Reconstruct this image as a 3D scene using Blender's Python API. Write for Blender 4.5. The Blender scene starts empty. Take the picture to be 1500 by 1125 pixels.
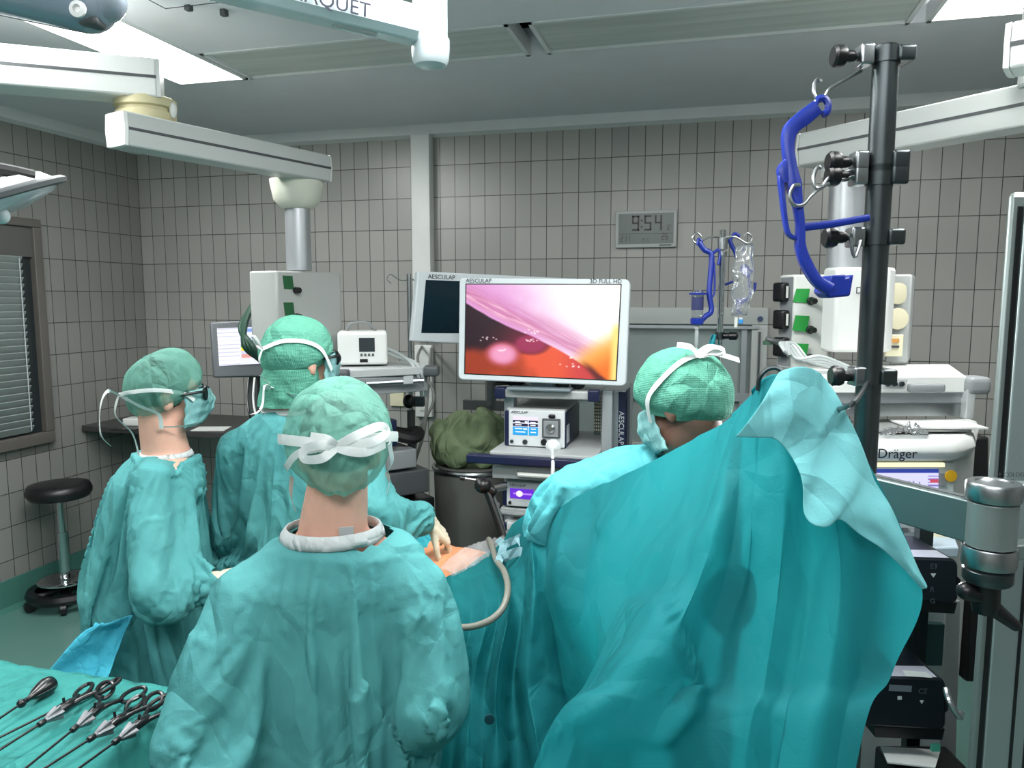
import bpy, bmesh, math, random
import numpy as np
from mathutils import Vector, Matrix, noise
random.seed(4); np.random.seed(4)
SC = bpy.context.scene
COL = SC.collection
PI = math.pi
V = Vector
# ------------------------------------------------------------ camera frame
FPX = 1100.0; PITCH = math.atan(124.5 / 1100); YAW = math.radians(14.7); EYE = V((0, 0, 1.85))
FH = V((-math.sin(YAW), math.cos(YAW), 0)); RH = V((math.cos(YAW), math.sin(YAW), 0))
def ray(px, py):
    u = (px - 750) / FPX; v = (562.5 - py) / FPX
    return FH * (math.cos(PITCH) + v * math.sin(PITCH)) + RH * u + V((0, 0, -math.sin(PITCH) + v * math.cos(PITCH)))
def P(px, py, d): return EYE + ray(px, py) * d          # a point of the place, seen there, d metres deep
def onX(px, py, X): a = ray(px, py); return EYE + a * (X / a.x)
def onY(px, py, Y): a = ray(px, py); return EYE + a * (Y / a.y)
def onZ(px, py, Z): a = ray(px, py); return EYE + a * ((Z - EYE.z) / a.z)
CAMROT = -YAW                                            # heading of the camera about Z (0 = +Y)
# ------------------------------------------------------------ materials
def lin(c):
    return tuple(((x / 255) / 12.92 if x <= 10 else (((x / 255) + .055) / 1.055) ** 2.4) for x in c) + (1,)
MATS = {}
def mat(name, c, rough=.5, metal=0, var=0, vscale=6, bump=0, bscale=60, spec=.5, trans=0, alpha=1, emit=0, sss=0, coat=0):
    if name in MATS: return MATS[name]
    m = bpy.data.materials.new(name); m.use_nodes = True; nt = m.node_tree; b = nt.nodes['Principled BSDF']
    b.inputs['Base Color'].default_value = lin(c); b.inputs['Roughness'].default_value = rough
    b.inputs['Metallic'].default_value = metal; b.inputs['Specular IOR Level'].default_value = spec
    b.inputs['Transmission Weight'].default_value = trans; b.inputs['Alpha'].default_value = alpha
    b.inputs['Coat Weight'].default_value = coat
    if sss: b.inputs['Subsurface Weight'].default_value = sss; b.inputs['Subsurface Radius'].default_value = (.02, .008, .004); b.inputs['Subsurface Scale'].default_value = .6
    if emit: b.inputs['Emission Color'].default_value = lin(c); b.inputs['Emission Strength'].default_value = emit
    tc = nt.nodes.new('ShaderNodeTexCoord')
    if var:
        n = nt.nodes.new('ShaderNodeTexNoise'); n.inputs['Scale'].default_value = vscale; n.inputs['Detail'].default_value = 4
        nt.links.new(tc.outputs['Object'], n.inputs['Vector'])
        mx = nt.nodes.new('ShaderNodeMix'); mx.data_type = 'RGBA'
        mx.inputs['A'].default_value = lin([max(0, x * (1 - var)) for x in c]); mx.inputs['B'].default_value = lin([min(255, x * (1 + var)) for x in c])
        nt.links.new(n.outputs['Fac'], mx.inputs['Factor']); nt.links.new(mx.outputs['Result'], b.inputs['Base Color'])
    if bump:
        n = nt.nodes.new('ShaderNodeTexNoise'); n.inputs['Scale'].default_value = bscale; n.inputs['Detail'].default_value = 3
        nt.links.new(tc.outputs['Object'], n.inputs['Vector'])
        bp = nt.nodes.new('ShaderNodeBump'); bp.inputs['Strength'].default_value = bump; bp.inputs['Distance'].default_value = .004
        nt.links.new(n.outputs['Fac'], bp.inputs['Height']); nt.links.new(bp.outputs['Normal'], b.inputs['Normal'])
    MATS[name] = m; return m
def tile_mat(name, axis, joint, off=0.0, c1=(164, 163, 158), c2=(152, 152, 148)):
    m = bpy.data.materials.new(name); m.use_nodes = True; nt = m.node_tree; N = nt.nodes; L = nt.links; b = N['Principled BSDF']
    tc = N.new('ShaderNodeTexCoord'); sp = N.new('ShaderNodeSeparateXYZ'); cb = N.new('ShaderNodeCombineXYZ'); L.new(tc.outputs['Object'], sp.inputs[0])
    ad = N.new('ShaderNodeMath'); ad.operation = 'ADD'; ad.inputs[1].default_value = 20 + off; L.new(sp.outputs[axis], ad.inputs[0])
    az = N.new('ShaderNodeMath'); az.operation = 'ADD'; az.inputs[1].default_value = 20.1; L.new(sp.outputs['Z'], az.inputs[0])
    L.new(ad.outputs[0], cb.inputs[0]); L.new(az.outputs[0], cb.inputs[1])
    br = N.new('ShaderNodeTexBrick'); br.offset = 0; br.squash = 1
    for k, v in (('Scale', 1), ('Mortar Size', .0027), ('Mortar Smooth', .3), ('Brick Width', .1), ('Row Height', .2), ('Bias', 0)): br.inputs[k].default_value = v
    br.inputs['Color1'].default_value = lin(c1); br.inputs['Color2'].default_value = lin(c2); br.inputs['Mortar'].default_value = lin(joint)
    L.new(cb.outputs[0], br.inputs['Vector']); L.new(br.outputs['Color'], b.inputs['Base Color'])
    b.inputs['Roughness'].default_value = .32
    n = N.new('ShaderNodeTexNoise'); n.inputs['Scale'].default_value = 9; L.new(tc.outputs['Object'], n.inputs['Vector'])
    mh = N.new('ShaderNodeMath'); mh.operation = 'MULTIPLY_ADD'; mh.inputs[1].default_value = -1.0; L.new(br.outputs['Fac'], mh.inputs[0])
    m2 = N.new('ShaderNodeMath'); m2.operation = 'MULTIPLY'; m2.inputs[1].default_value = .35; L.new(n.outputs['Fac'], m2.inputs[0]); L.new(m2.outputs[0], mh.inputs[2])
    bp = N.new('ShaderNodeBump'); bp.inputs['Strength'].default_value = .5; bp.inputs['Distance'].default_value = .002
    L.new(mh.outputs[0], bp.inputs['Height']); L.new(bp.outputs['Normal'], b.inputs['Normal'])
    return m
def cloth_mat(name, c, c2=None, trans=.12, crease=1.0, fine=.15, scale=9, rough=.72, folds=None, tcol=None, weave=0, thin=None):
    """non-woven sheet: crumple bump, some light coming through"""
    m = bpy.data.materials.new(name); m.use_nodes = True; nt = m.node_tree; N = nt.nodes; L = nt.links; b = N['Principled BSDF']; out = N['Material Output']
    tc = N.new('ShaderNodeTexCoord'); c2 = c2 or [x * .88 for x in c]
    nz = N.new('ShaderNodeTexNoise'); nz.inputs['Scale'].default_value = 5; nz.inputs['Detail'].default_value = 6; L.new(tc.outputs['Object'], nz.inputs['Vector'])
    mx = N.new('ShaderNodeMix'); mx.data_type = 'RGBA'; mx.inputs['A'].default_value = lin(c2); mx.inputs['B'].default_value = lin(c); L.new(nz.outputs['Fac'], mx.inputs['Factor'])
    L.new(mx.outputs['Result'], b.inputs['Base Color']); b.inputs['Roughness'].default_value = rough; b.inputs['Specular IOR Level'].default_value = .18
    # folded facets: distance to cell edge is piecewise planar, like creased paper
    wn = N.new('ShaderNodeTexNoise'); wn.inputs['Scale'].default_value = 2.5; L.new(tc.outputs['Object'], wn.inputs['Vector'])
    mp = N.new('ShaderNodeMapping'); mp.inputs['Scale'].default_value = (1, 1, .55); L.new(tc.outputs['Object'], mp.inputs[0])
    wm = N.new('ShaderNodeVectorMath'); wm.operation = 'MULTIPLY_ADD'; wm.inputs[1].default_value = (.22, .22, .22)
    L.new(wn.outputs['Color'], wm.inputs[0]); L.new(mp.outputs[0], wm.inputs[2])
    hs = []
    for s, slope in ((scale, .55), (scale * 2.7, .30)):
        vo = N.new('ShaderNodeTexVoronoi'); vo.feature = 'DISTANCE_TO_EDGE'; vo.inputs['Scale'].default_value = s; L.new(wm.outputs[0], vo.inputs['Vector'])
        vd = N.new('ShaderNodeMath'); vd.operation = 'MULTIPLY'; vd.inputs[1].default_value = slope / s * crease; L.new(vo.outputs['Distance'], vd.inputs[0])
        mk = N.new('ShaderNodeTexNoise'); mk.inputs['Scale'].default_value = s * .45; L.new(tc.outputs['Object'], mk.inputs['Vector'])
        mr = N.new('ShaderNodeMapRange'); mr.inputs[1].default_value = .38; mr.inputs[2].default_value = .62; L.new(mk.outputs['Fac'], mr.inputs[0])
        mm = N.new('ShaderNodeMath'); mm.operation = 'MULTIPLY'; L.new(vd.outputs[0], mm.inputs[0]); L.new(mr.outputs[0], mm.inputs[1]); hs.append(mm.outputs[0])
    fn = N.new('ShaderNodeTexNoise'); fn.inputs['Scale'].default_value = 240; fn.inputs['Detail'].default_value = 2; L.new(tc.outputs['Object'], fn.inputs['Vector'])
    fm = N.new('ShaderNodeMath'); fm.operation = 'MULTIPLY'; fm.inputs[1].default_value = fine * .003; L.new(fn.outputs['Fac'], fm.inputs[0]); hs.append(fm.outputs[0])
    if weave:
        for ax in ('X', 'Z'):
            w = N.new('ShaderNodeTexWave'); w.wave_type = 'BANDS'; w.bands_direction = ax; w.inputs['Scale'].default_value = weave; w.inputs['Distortion'].default_value = 1.5
            L.new(tc.outputs['Object'], w.inputs['Vector']); q = N.new('ShaderNodeMath'); q.operation = 'MULTIPLY'; q.inputs[1].default_value = .0007; L.new(w.outputs['Fac'], q.inputs[0]); hs.append(q.outputs[0])
    s = hs[0]
    for h in hs[1:]:
        a = N.new('ShaderNodeMath'); a.operation = 'ADD'; L.new(s, a.inputs[0]); L.new(h, a.inputs[1]); s = a.outputs[0]
    if folds:                                              # packing folds: a coarse grid of sharp lines
        sp = N.new('ShaderNodeSeparateXYZ'); L.new(tc.outputs['Object'], sp.inputs[0])
        for ax, per, o in folds:
            q = N.new('ShaderNodeMath'); q.operation = 'MULTIPLY_ADD'; q.inputs[1].default_value = 1 / per; q.inputs[2].default_value = o; L.new(sp.outputs[ax], q.inputs[0])
            f = N.new('ShaderNodeMath'); f.operation = 'PINGPONG'; f.inputs[1].default_value = .5; L.new(q.outputs[0], f.inputs[0])
            g = N.new('ShaderNodeMath'); g.operation = 'LESS_THAN'; g.inputs[1].default_value = .004 / per; L.new(f.outputs[0], g.inputs[0])
            w = N.new('ShaderNodeMath'); w.operation = 'MULTIPLY'; w.inputs[1].default_value = .0012; L.new(g.outputs[0], w.inputs[0])
            a = N.new('ShaderNodeMath'); a.operation = 'ADD'; L.new(s, a.inputs[0]); L.new(w.outputs[0], a.inputs[1]); s = a.outputs[0]
    bp = N.new('ShaderNodeBump'); bp.inputs['Strength'].default_value = 1; bp.inputs['Distance'].default_value = 1
    L.new(s, bp.inputs['Height']); L.new(bp.outputs['Normal'], b.inputs['Normal'])
    if trans:
        t = N.new('ShaderNodeBsdfTranslucent'); t.inputs['Color'].default_value = lin(tcol or c); L.new(bp.outputs['Normal'], t.inputs['Normal'])
        ms = N.new('ShaderNodeMixShader'); ms.inputs[0].default_value = trans; L.new(b.outputs[0], ms.inputs[1]); L.new(t.outputs[0], ms.inputs[2]); last = ms.outputs[0]
    else: last = b.outputs[0]
    if thin is not None:
        tr = N.new('ShaderNodeBsdfTransparent'); m3 = N.new('ShaderNodeMixShader'); m3.inputs[0].default_value = thin; L.new(last, m3.inputs[1]); L.new(tr.outputs[0], m3.inputs[2]); last = m3.outputs[0]
    L.new(last, out.inputs['Surface']); return m
def emis(name, c, s):
    m = bpy.data.materials.new(name); m.use_nodes = True; N = m.node_tree.nodes; N.remove(N['Principled BSDF'])
    e = N.new('ShaderNodeEmission'); e.inputs[0].default_value = lin(c); e.inputs[1].default_value = s; m.node_tree.links.new(e.outputs[0], N['Material Output'].inputs[0]); return m
def screen_mat(name, s):
    m = bpy.data.materials.new(name); m.use_nodes = True; nt = m.node_tree; N = nt.nodes; b = N['Principled BSDF']
    a = N.new('ShaderNodeVertexColor'); a.layer_name = 'Col'; nt.links.new(a.outputs[0], b.inputs['Emission Color']); b.inputs['Emission Strength'].default_value = s
    b.inputs['Base Color'].default_value = (.01, .01, .01, 1); b.inputs['Roughness'].default_value = .25; return m
# ------------------------------------------------------------ mesh builder
def basis(d, up=V((0, 0, 1))):
    d = V(d).normalized(); x = up.cross(d)
    if x.length < 1e-4: x = V((1, 0, 0)).cross(d)
    x.normalize(); return Matrix((x, d.cross(x), d)).transposed()
class MB:
    def __init__(s): s.v = []; s.f = []; s.M = None
    def add(s, vs, fs):
        o = len(s.v)
        s.v += [tuple(s.M @ V(q)) if s.M is not None else tuple(q) for q in vs]
        s.f += [tuple(i + o for i in f) for f in fs]; return s
    def box(s, c, size, rz=0, bev=0.0, R=None):
        bm = bmesh.new(); bmesh.ops.create_cube(bm, size=1)
        for v in bm.verts: v.co = V((v.co.x * size[0], v.co.y * size[1], v.co.z * size[2]))
        if bev: bmesh.ops.bevel(bm, geom=bm.edges[:], offset=min(bev, .45 * min(size)), segments=3, affect='EDGES', profile=.6)
        R = R if R is not None else Matrix.Rotation(rz, 3, 'Z'); c = V(c); bm.verts.ensure_lookup_table()
        s.add([R @ v.co + c for v in bm.verts], [[v.index for v in f.verts] for f in bm.faces]); bm.free(); return s
    def ring(s, p0, p1, r0, r1=None, n=20, cap=True): return s.lathe([(r0, 0), (r1 if r1 is not None else r0, (V(p1) - V(p0)).length)], p0, V(p1) - V(p0), n, cap)
    def lathe(s, prof, o, d=(0, 0, 1), n=24, cap=True):
        B = basis(d); o = V(o); vs = []; fs = []
        for r, h in prof: vs += [o + B @ V((r * math.cos(2 * PI * k / n), r * math.sin(2 * PI * k / n), h)) for k in range(n)]
        for i in range(len(prof) - 1): fs += [(i * n + k, i * n + (k + 1) % n, (i + 1) * n + (k + 1) % n, (i + 1) * n + k) for k in range(n)]
        if cap: fs += [tuple(range(n))[::-1], tuple(range((len(prof) - 1) * n, len(prof) * n))]
        return s.add(vs, fs)
    def tube(s, pts, r, n=10, closed=False, smooth=True, flat=None):
        pts = [V(p) for p in pts]
        if smooth and len(pts) > 2: pts = spline(pts, 6, closed)
        m = len(pts); rs = r if isinstance(r, (list, tuple)) else None; vs = []; fs = []; px = None
        for i, p in enumerate(pts):
            a = pts[(i - 1) % m] if (closed or i) else p; b = pts[(i + 1) % m] if (closed or i < m - 1) else p
            t = (b - a).normalized()
            if px is None: px = basis(t).col[0].copy()
            px = (px - t * px.dot(t)).normalized(); py = t.cross(px)
            if rs: k = i / max(1, m - 1) * (len(rs) - 1); j = min(int(k), len(rs) - 2); rr = rs[j] + (rs[j + 1] - rs[j]) * (k - j)
            else: rr = r
            fl = flat or 1
            vs += [p + px * rr * math.cos(2 * PI * k / n) + py * rr * fl * math.sin(2 * PI * k / n) for k in range(n)]
        for i in range(m if closed else m - 1): fs += [(i * n + k, i * n + (k + 1) % n, ((i + 1) % m) * n + (k + 1) % n, ((i + 1) % m) * n + k) for k in range(n)]
        if not closed: fs += [tuple(range(n))[::-1], tuple(range((m - 1) * n, m * n))]
        return s.add(vs, fs)
    def ell(s, c, r, R=None, n=24, m=14):
        R = R if R is not None else Matrix.Identity(3); c = V(c); vs = [c + R @ V((0, 0, -r[2]))]; fs = []
        for i in range(1, m):
            t = -PI / 2 + PI * i / m
            vs += [c + R @ V((r[0] * math.cos(t) * math.cos(2 * PI * k / n), r[1] * math.cos(t) * math.sin(2 * PI * k / n), r[2] * math.sin(t))) for k in range(n)]
        vs.append(c + R @ V((0, 0, r[2]))); e = len(vs) - 1
        fs += [(0, 1 + (k + 1) % n, 1 + k) for k in range(n)] + [(e, e - n + k, e - n + (k + 1) % n) for k in range(n)]
        for i in range(m - 2): fs += [(1 + i * n + k, 1 + i * n + (k + 1) % n, 1 + (i + 1) * n + (k + 1) % n, 1 + (i + 1) * n + k) for k in range(n)]
        return s.add(vs, fs)
    def caps(s, a, b, ra, rb, n=16):
        a = V(a); b = V(b); d = b - a; L = d.length; prof = []
        for k in range(1, 6): t = -PI / 2 + PI / 2 * k / 5; prof.append((max(1e-4, ra * math.cos(t)), ra * math.sin(t)))
        for k in range(0, 5): t = PI / 2 * k / 5; prof.append((rb * math.cos(t), L + rb * math.sin(t)))
        return s.lathe(prof, a, d, n)
    def loft(s, rings, cap=True):
        n = len(rings[0]); vs = [q for r in rings for q in r]; fs = []
        for i in range(len(rings) - 1): fs += [(i * n + k, i * n + (k + 1) % n, (i + 1) * n + (k + 1) % n, (i + 1) * n + k) for k in range(n)]
        if cap: fs += [tuple(range(n))[::-1], tuple(range((len(rings) - 1) * n, len(rings) * n))]
        return s.add(vs, fs)
    def grid(s, pts):                                      # pts[i][j]
        n = len(pts[0]); vs = [q for r in pts for q in r]
        return s.add(vs, [(i * n + j, i * n + j + 1, (i + 1) * n + j + 1, (i + 1) * n + j) for i in range(len(pts) - 1) for j in range(n - 1)])
    def prism(s, poly, d):                                 # poly: world points, d: extrude vector
        n = len(poly); d = V(d)
        return s.add([V(q) for q in poly] + [V(q) + d for q in poly], [tuple(range(n))[::-1], tuple(range(n, 2 * n))] + [(k, (k + 1) % n, n + (k + 1) % n, n + k) for k in range(n)])
    def slab(s, tl, tr, br, bl, depth, bev=.0):            # a panel by its front corners, depth vector behind
        return s.prism([tl, bl, br, tr], depth)
    def build(s, name, m, parent=None, smooth=True, bevel=0, ang=40, solid=0, sub=0):
        W = world_of(parent).inverted() if parent is not None else Matrix.Identity(4)
        me = bpy.data.meshes.new(name); me.from_pydata([tuple(W @ V(q)) for q in s.v], [], s.f)
        me.validate()
        bm = bmesh.new(); bm.from_mesh(me); bmesh.ops.recalc_face_normals(bm, faces=bm.faces); bm.to_mesh(me); bm.free()
        return finish(name, me, m, parent, smooth, bevel, ang, solid, sub)
def finish(name, me, m, parent=None, smooth=True, bevel=0, ang=40, solid=0, sub=0):
    o = bpy.data.objects.new(name, me); COL.objects.link(o)
    for q in (m if isinstance(m, (list, tuple)) else [m]): me.materials.append(q)
    if parent is not None: o.parent = parent
    if bevel:
        b = o.modifiers.new('b', 'BEVEL'); b.width = bevel; b.segments = 2; b.limit_method = 'ANGLE'; b.angle_limit = math.radians(40)
    if solid: q = o.modifiers.new('s', 'SOLIDIFY'); q.thickness = solid; q.offset = 0
    if sub: q = o.modifiers.new('u', 'SUBSURF'); q.levels = sub; q.render_levels = sub
    if smooth:
        for p in me.polygons: p.use_smooth = True
        if ang < 180:
            a = math.radians(ang); bm = bmesh.new(); bm.from_mesh(me)
            for e in bm.edges: e.smooth = not (len(e.link_faces) == 2 and e.calc_face_angle(0) > a)
            bm.to_mesh(me); bm.free()
    return o
def spline(pts, k=6, closed=False):
    pts = [V(p) for p in pts]; n = len(pts); out = []
    for i in range(n if closed else n - 1):
        p0 = pts[(i - 1) % n] if (closed or i) else pts[0]; p1 = pts[i]; p2 = pts[(i + 1) % n]; p3 = pts[(i + 2) % n] if (closed or i + 2 < n) else pts[-1]
        for j in range(k):
            t = j / k; out.append(.5 * ((2 * p1) + (p2 - p0) * t + (2 * p0 - 5 * p1 + 4 * p2 - p3) * t * t + (3 * p1 - p0 - 3 * p2 + p3) * t ** 3))
    if not closed: out.append(pts[-1])
    return out
WORLD = {}
def world_of(o):
    if o is None: return Matrix.Identity(4)
    M = o.matrix_basis.copy(); return world_of(o.parent) @ M if o.parent else M
def tag(o, label, cat, group=None, kind=None):
    o['label'] = label; o['category'] = cat
    if group: o['group'] = group
    if kind: o['kind'] = kind
    return o
def thing(name, label, cat, loc=(0, 0, 0), rz=0, group=None):
    o = bpy.data.objects.new(name, None); COL.objects.link(o); o.empty_display_size = .1; o.location = loc; o.rotation_euler = (0, 0, rz)
    return tag(o, label, cat, group)
def struct(o): o['kind'] = 'structure'; return o
def dup(root, M, label=None):
    def cp(o, par):
        c = o.copy(); COL.objects.link(c)
        if par is not None: c.parent = par
        for ch in list(o.children): cp(ch, c)
        return c
    r = cp(root, None); r.matrix_basis = M
    if label: r['label'] = label
    return r
def text(name, s, o, x, y, size, m, parent, depth=.0004, align='LEFT', font=None):
    """lettering standing on a surface: o origin, x writing direction, y up direction"""
    cu = bpy.data.curves.new(name, 'FONT'); cu.body = s; cu.size = size; cu.extrude = depth; cu.align_x = align; cu.resolution_u = 3
    tmp = bpy.data.objects.new('tmp', cu); COL.objects.link(tmp); bpy.context.view_layer.update()
    me = bpy.data.meshes.new_from_object(tmp.evaluated_get(bpy.context.evaluated_depsgraph_get())); bpy.data.objects.remove(tmp)
    me.materials.clear(); me.materials.append(m); me.name = name
    ob = bpy.data.objects.new(name, me); COL.objects.link(ob)
    x = V(x).normalized(); y = V(y); y = (y - x * y.dot(x)).normalized(); z = x.cross(y)
    M = Matrix((x, y, z)).transposed().to_4x4(); M.translation = V(o)
    ob.parent = parent; ob.matrix_basis = world_of(parent).inverted() @ M if parent is not None else M
    return ob
def screen(name, tl, tr, br, bl, paint, m, parent, nx=60, ny=40):
    tl, tr, br, bl = map(V, (tl, tr, br, bl)); W = world_of(parent).inverted() if parent is not None else Matrix.Identity(4)
    u = np.linspace(0, 1, nx); v = np.linspace(0, 1, ny); U, Vv = np.meshgrid(u, v)
    q = [np.array(W @ a) for a in (tl, tr, br, bl)]
    pts = ((1 - U)[..., None] * (1 - Vv)[..., None] * q[0] + U[..., None] * (1 - Vv)[..., None] * q[1] + U[..., None] * Vv[..., None] * q[2] + (1 - U)[..., None] * Vv[..., None] * q[3]).reshape(-1, 3)
    fs = [(i * nx + j, (i + 1) * nx + j, (i + 1) * nx + j + 1, i * nx + j + 1) for i in range(ny - 1) for j in range(nx - 1)]
    me = bpy.data.meshes.new(name); me.from_pydata(pts.tolist(), [], fs)
    rgb = np.clip(paint(U, Vv), 0, 255) / 255.0; l = np.where(rgb <= .04, rgb / 12.92, ((rgb + .055) / 1.055) ** 2.4)
    a = me.color_attributes.new('Col', 'FLOAT_COLOR', 'POINT'); c = np.ones((nx * ny, 4), np.float32); c[:, :3] = l.reshape(-1, 3); a.data.foreach_set('color', c.ravel())
    o = bpy.data.objects.new(name, me); COL.objects.link(o); me.materials.append(m); o.parent = parent
    return o
def flatimg(base, rects):
    def f(U, Vv):
        im = np.zeros(U.shape + (3,)); im[:] = base
        for (u0, v0, u1, v1, c) in rects: im[(U >= u0) & (U < u1) & (Vv >= v0) & (Vv < v1)] = c
        return im
    return f
# ------------------------------------------------------------ common materials
white = mat('white_paint', (222, 224, 222), .4, var=.03)
offwhite = mat('off_white_plastic', (214, 216, 212), .45, var=.03)
greyp = mat('grey_paint', (138, 142, 144), .45, var=.05)
lgrey = mat('light_grey_paint', (176, 180, 180), .4, var=.04)
dgrey = mat('dark_grey_plastic', (74, 78, 80), .5, var=.06)
black = mat('black_plastic', (16, 17, 19), .35, var=.1)
rubber = mat('black_rubber', (20, 20, 22), .6, bump=.1)
leather = mat('black_vinyl', (22, 22, 25), .38, bump=.15, bscale=120)
steel = mat('brushed_steel', (168, 172, 174), .3, 1, var=.06, vscale=20)
chrome = mat('chrome', (200, 204, 206), .12, 1)
dsteel = mat('dark_steel', (84, 90, 92), .32, .9, var=.1, vscale=14)
alu = mat('satin_aluminium', (178, 182, 186), .38, .65, var=.05)
navy = mat('navy_plastic', (20, 28, 62), .4, var=.08)
bluep = mat('royal_blue_plastic', (20, 46, 146), .35, var=.06)
greenl = mat('green_label', (14, 138, 50), .5, var=.04)
creamp = mat('cream_plastic', (226, 220, 190), .4, var=.03)
yellowp = mat('yellowed_plastic', (196, 188, 150), .5, var=.08)
hose = mat('clear_hose', (206, 214, 214), .2, trans=.4, spec=.6)
greyhose = mat('grey_hose', (128, 130, 126), .45, var=.06)
film = mat('clear_film', (235, 240, 242), .12, trans=.9, spec=.8, bump=.9, bscale=28)
glassm = mat('clear_glass', (230, 236, 238), .05, trans=.95)
letter = mat('dark_lettering', (20, 24, 40), .5)
wletter = mat('pale_lettering', (190, 196, 200), .5)
paper = mat('white_paper', (226, 228, 226), .7)
scr = screen_mat('lit_screen', 1.25)
# ------------------------------------------------------------ the room
XL, XR, YF, YB, ZC = -4.0, 2.7, -2.6, 4.66, 2.95
tY = tile_mat('back_wall_tiles', 'X', (68, 68, 65)); tX = tile_mat('side_wall_tiles', 'Y', (60, 60, 58), off=.04, c1=(138, 138, 134), c2=(130, 130, 127))  # shade on the left wall is put into the darker side tile colour
floorm = mat('green_vinyl_floor', (88, 128, 120), .28, var=.05, vscale=2.2, bump=.03, bscale=14)
skirtm = mat('green_skirting', (70, 122, 112), .4, var=.05)
ceilm = mat('ceiling_panel', (220, 224, 228), .55, var=.02)
trimm = mat('ceiling_cove', (216, 220, 220), .5, var=.02)
def slabobj(name, lo, hi, m):
    c = [(a + b) / 2 for a, b in zip(lo, hi)]; s_ = [b - a for a, b in zip(lo, hi)]
    return struct(MB().box(c, s_).build(name, m, smooth=False))
slabobj('floor', (XL - .2, YF - .2, -.1), (XR + .2, YB + .2, 0), floorm)
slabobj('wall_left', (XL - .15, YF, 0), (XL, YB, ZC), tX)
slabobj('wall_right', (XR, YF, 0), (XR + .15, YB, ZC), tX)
slabobj('wall_back', (XL - .15, YB, 0), (XR + .15, YB + .15, ZC), tY)
slabobj('wall_front', (XL - .15, YF - .15, 0), (XR + .15, YF, ZC), tY)
# ceiling as panels around the recessed light troughs
mb = MB()
LX0, LX1, RX0, RX1, LY0, LY1 = -2.68, -2.28, .80, 1.25, 3.06, 3.46
mb.box(((XL + XR) / 2, (YB + LY1) / 2, ZC + .06), (XR - XL, YB - LY1, .12))
mb.box(((XL + LX0) / 2, (YF + LY1) / 2, ZC + .06), (LX0 - XL, LY1 - YF, .12))
mb.box(((XR + RX1) / 2, (YF + LY1) / 2, ZC + .06), (XR - RX1, LY1 - YF, .12))
mb.box(((LX1 + RX0) / 2, (YF + LY0) / 2, ZC + .06), (RX0 - LX1, LY0 - YF, .12))
mb.box(((LX1 + RX0) / 2, (LY0 + LY1) / 2, ZC + .17), (RX0 - LX1, LY1 - LY0, .02))
struct(mb.build('ceiling', ceilm, smooth=False))
# coves
mb = MB(); mb.prism([(XL, YB, ZC), (XL, YB - .05, ZC), (XL, YB - .045, ZC - .06), (XL, YB, ZC - .075)], (XR - XL, 0, 0)); struct(mb.build('trim_1', trimm, smooth=False))
mb = MB(); mb.prism([(XL, YF, ZC), (XL + .05, YF, ZC), (XL + .045, YF, ZC - .06), (XL, YF, ZC - .075)], (0, YB - YF, 0)); struct(mb.build('trim_2', trimm, smooth=False))
# skirting
mb = MB(); mb.prism([(XL, YF, 0), (XL + .03, YF, 0), (XL + .012, YF, .03), (XL + .01, YF, .19), (XL, YF, .19)], (0, YB - YF, 0)); struct(mb.build('baseboard_left', skirtm, smooth=False))
mb = MB(); mb.prism([(XL, YB, 0), (XL, YB - .03, 0), (XL, YB - .012, .03), (XL, YB - .01, .19), (XL, YB, .19)], (XR - XL, 0, 0)); struct(mb.build('baseboard_back', skirtm, smooth=False))
# vertical boxed duct on the back wall
struct(MB().box((-1.806, YB - .04, (1.6 + 2.885) / 2), (.125, .08, 2.885 - 1.6), bev=.004).build('trim_3', white))
# ------------------------------------------------------------ recessed ceiling lights
litm = emis('lit_diffuser', (255, 255, 250), 9.0)
dif = bpy.data.materials.new('ribbed_diffuser'); dif.use_nodes = True
_b = dif.node_tree.nodes['Principled BSDF']; _b.inputs['Roughness'].default_value = .3
_t = dif.node_tree.nodes.new('ShaderNodeTexCoord'); _w = dif.node_tree.nodes.new('ShaderNodeTexNoise'); _mp = dif.node_tree.nodes.new('ShaderNodeMapping'); _mp.inputs['Scale'].default_value = (.7, 16, 1)
_r = dif.node_tree.nodes.new('ShaderNodeMix'); _r.data_type = 'RGBA'; _r.inputs['A'].default_value = lin((150, 160, 156)); _r.inputs['B'].default_value = lin((226, 234, 230)); _w.inputs['Scale'].default_value = 1.2
for a, b in ((_t.outputs['Object'], _mp.inputs[0]), (_mp.outputs[0], _w.inputs['Vector']), (_w.outputs['Fac'], _r.inputs['Factor']), (_r.outputs['Result'], _b.inputs['Base Color'])): dif.node_tree.links.new(a, b)
def trough(label, x0, x1, y0, y1, lit, group=None):
    t = thing('ceiling_light', label, 'ceiling light', ((x0 + x1) / 2, (y0 + y1) / 2, ZC), 0, group)
    f = MB(); w = .018
    for (a, b, c, d) in ((x0, x0 + w, y0, y1), (x1 - w, x1, y0, y1), (x0, x1, y0, y0 + w), (x0, x1, y1 - w, y1)): f.box(((a + b) / 2, (c + d) / 2, ZC + .03), (b - a, d - c, .07))
    f.build('frame', trimm, t, smooth=False)
    MB().box(((x0 + x1) / 2, (y0 + y1) / 2, ZC + .012), (x1 - x0 - .03, y1 - y0 - .03, .01)).build('diffuser', litm if lit else dif, t, smooth=False)
    return t
trough('lit white ceiling light panel above the left pendant arm', LX0, LX1, .9, LY1, True)
trough('unlit ribbed ceiling light left of the white lamp arm joint', LX1 + .02, -.82, LY0, LY1, False)
trough('unlit ribbed ceiling light right of the white lamp arm joint', -.74, RX0 - .06, LY0, LY1, False)
trough('lit white ceiling light panel above the right pendant arm', RX0, RX1, .9, LY1, True)
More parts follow.
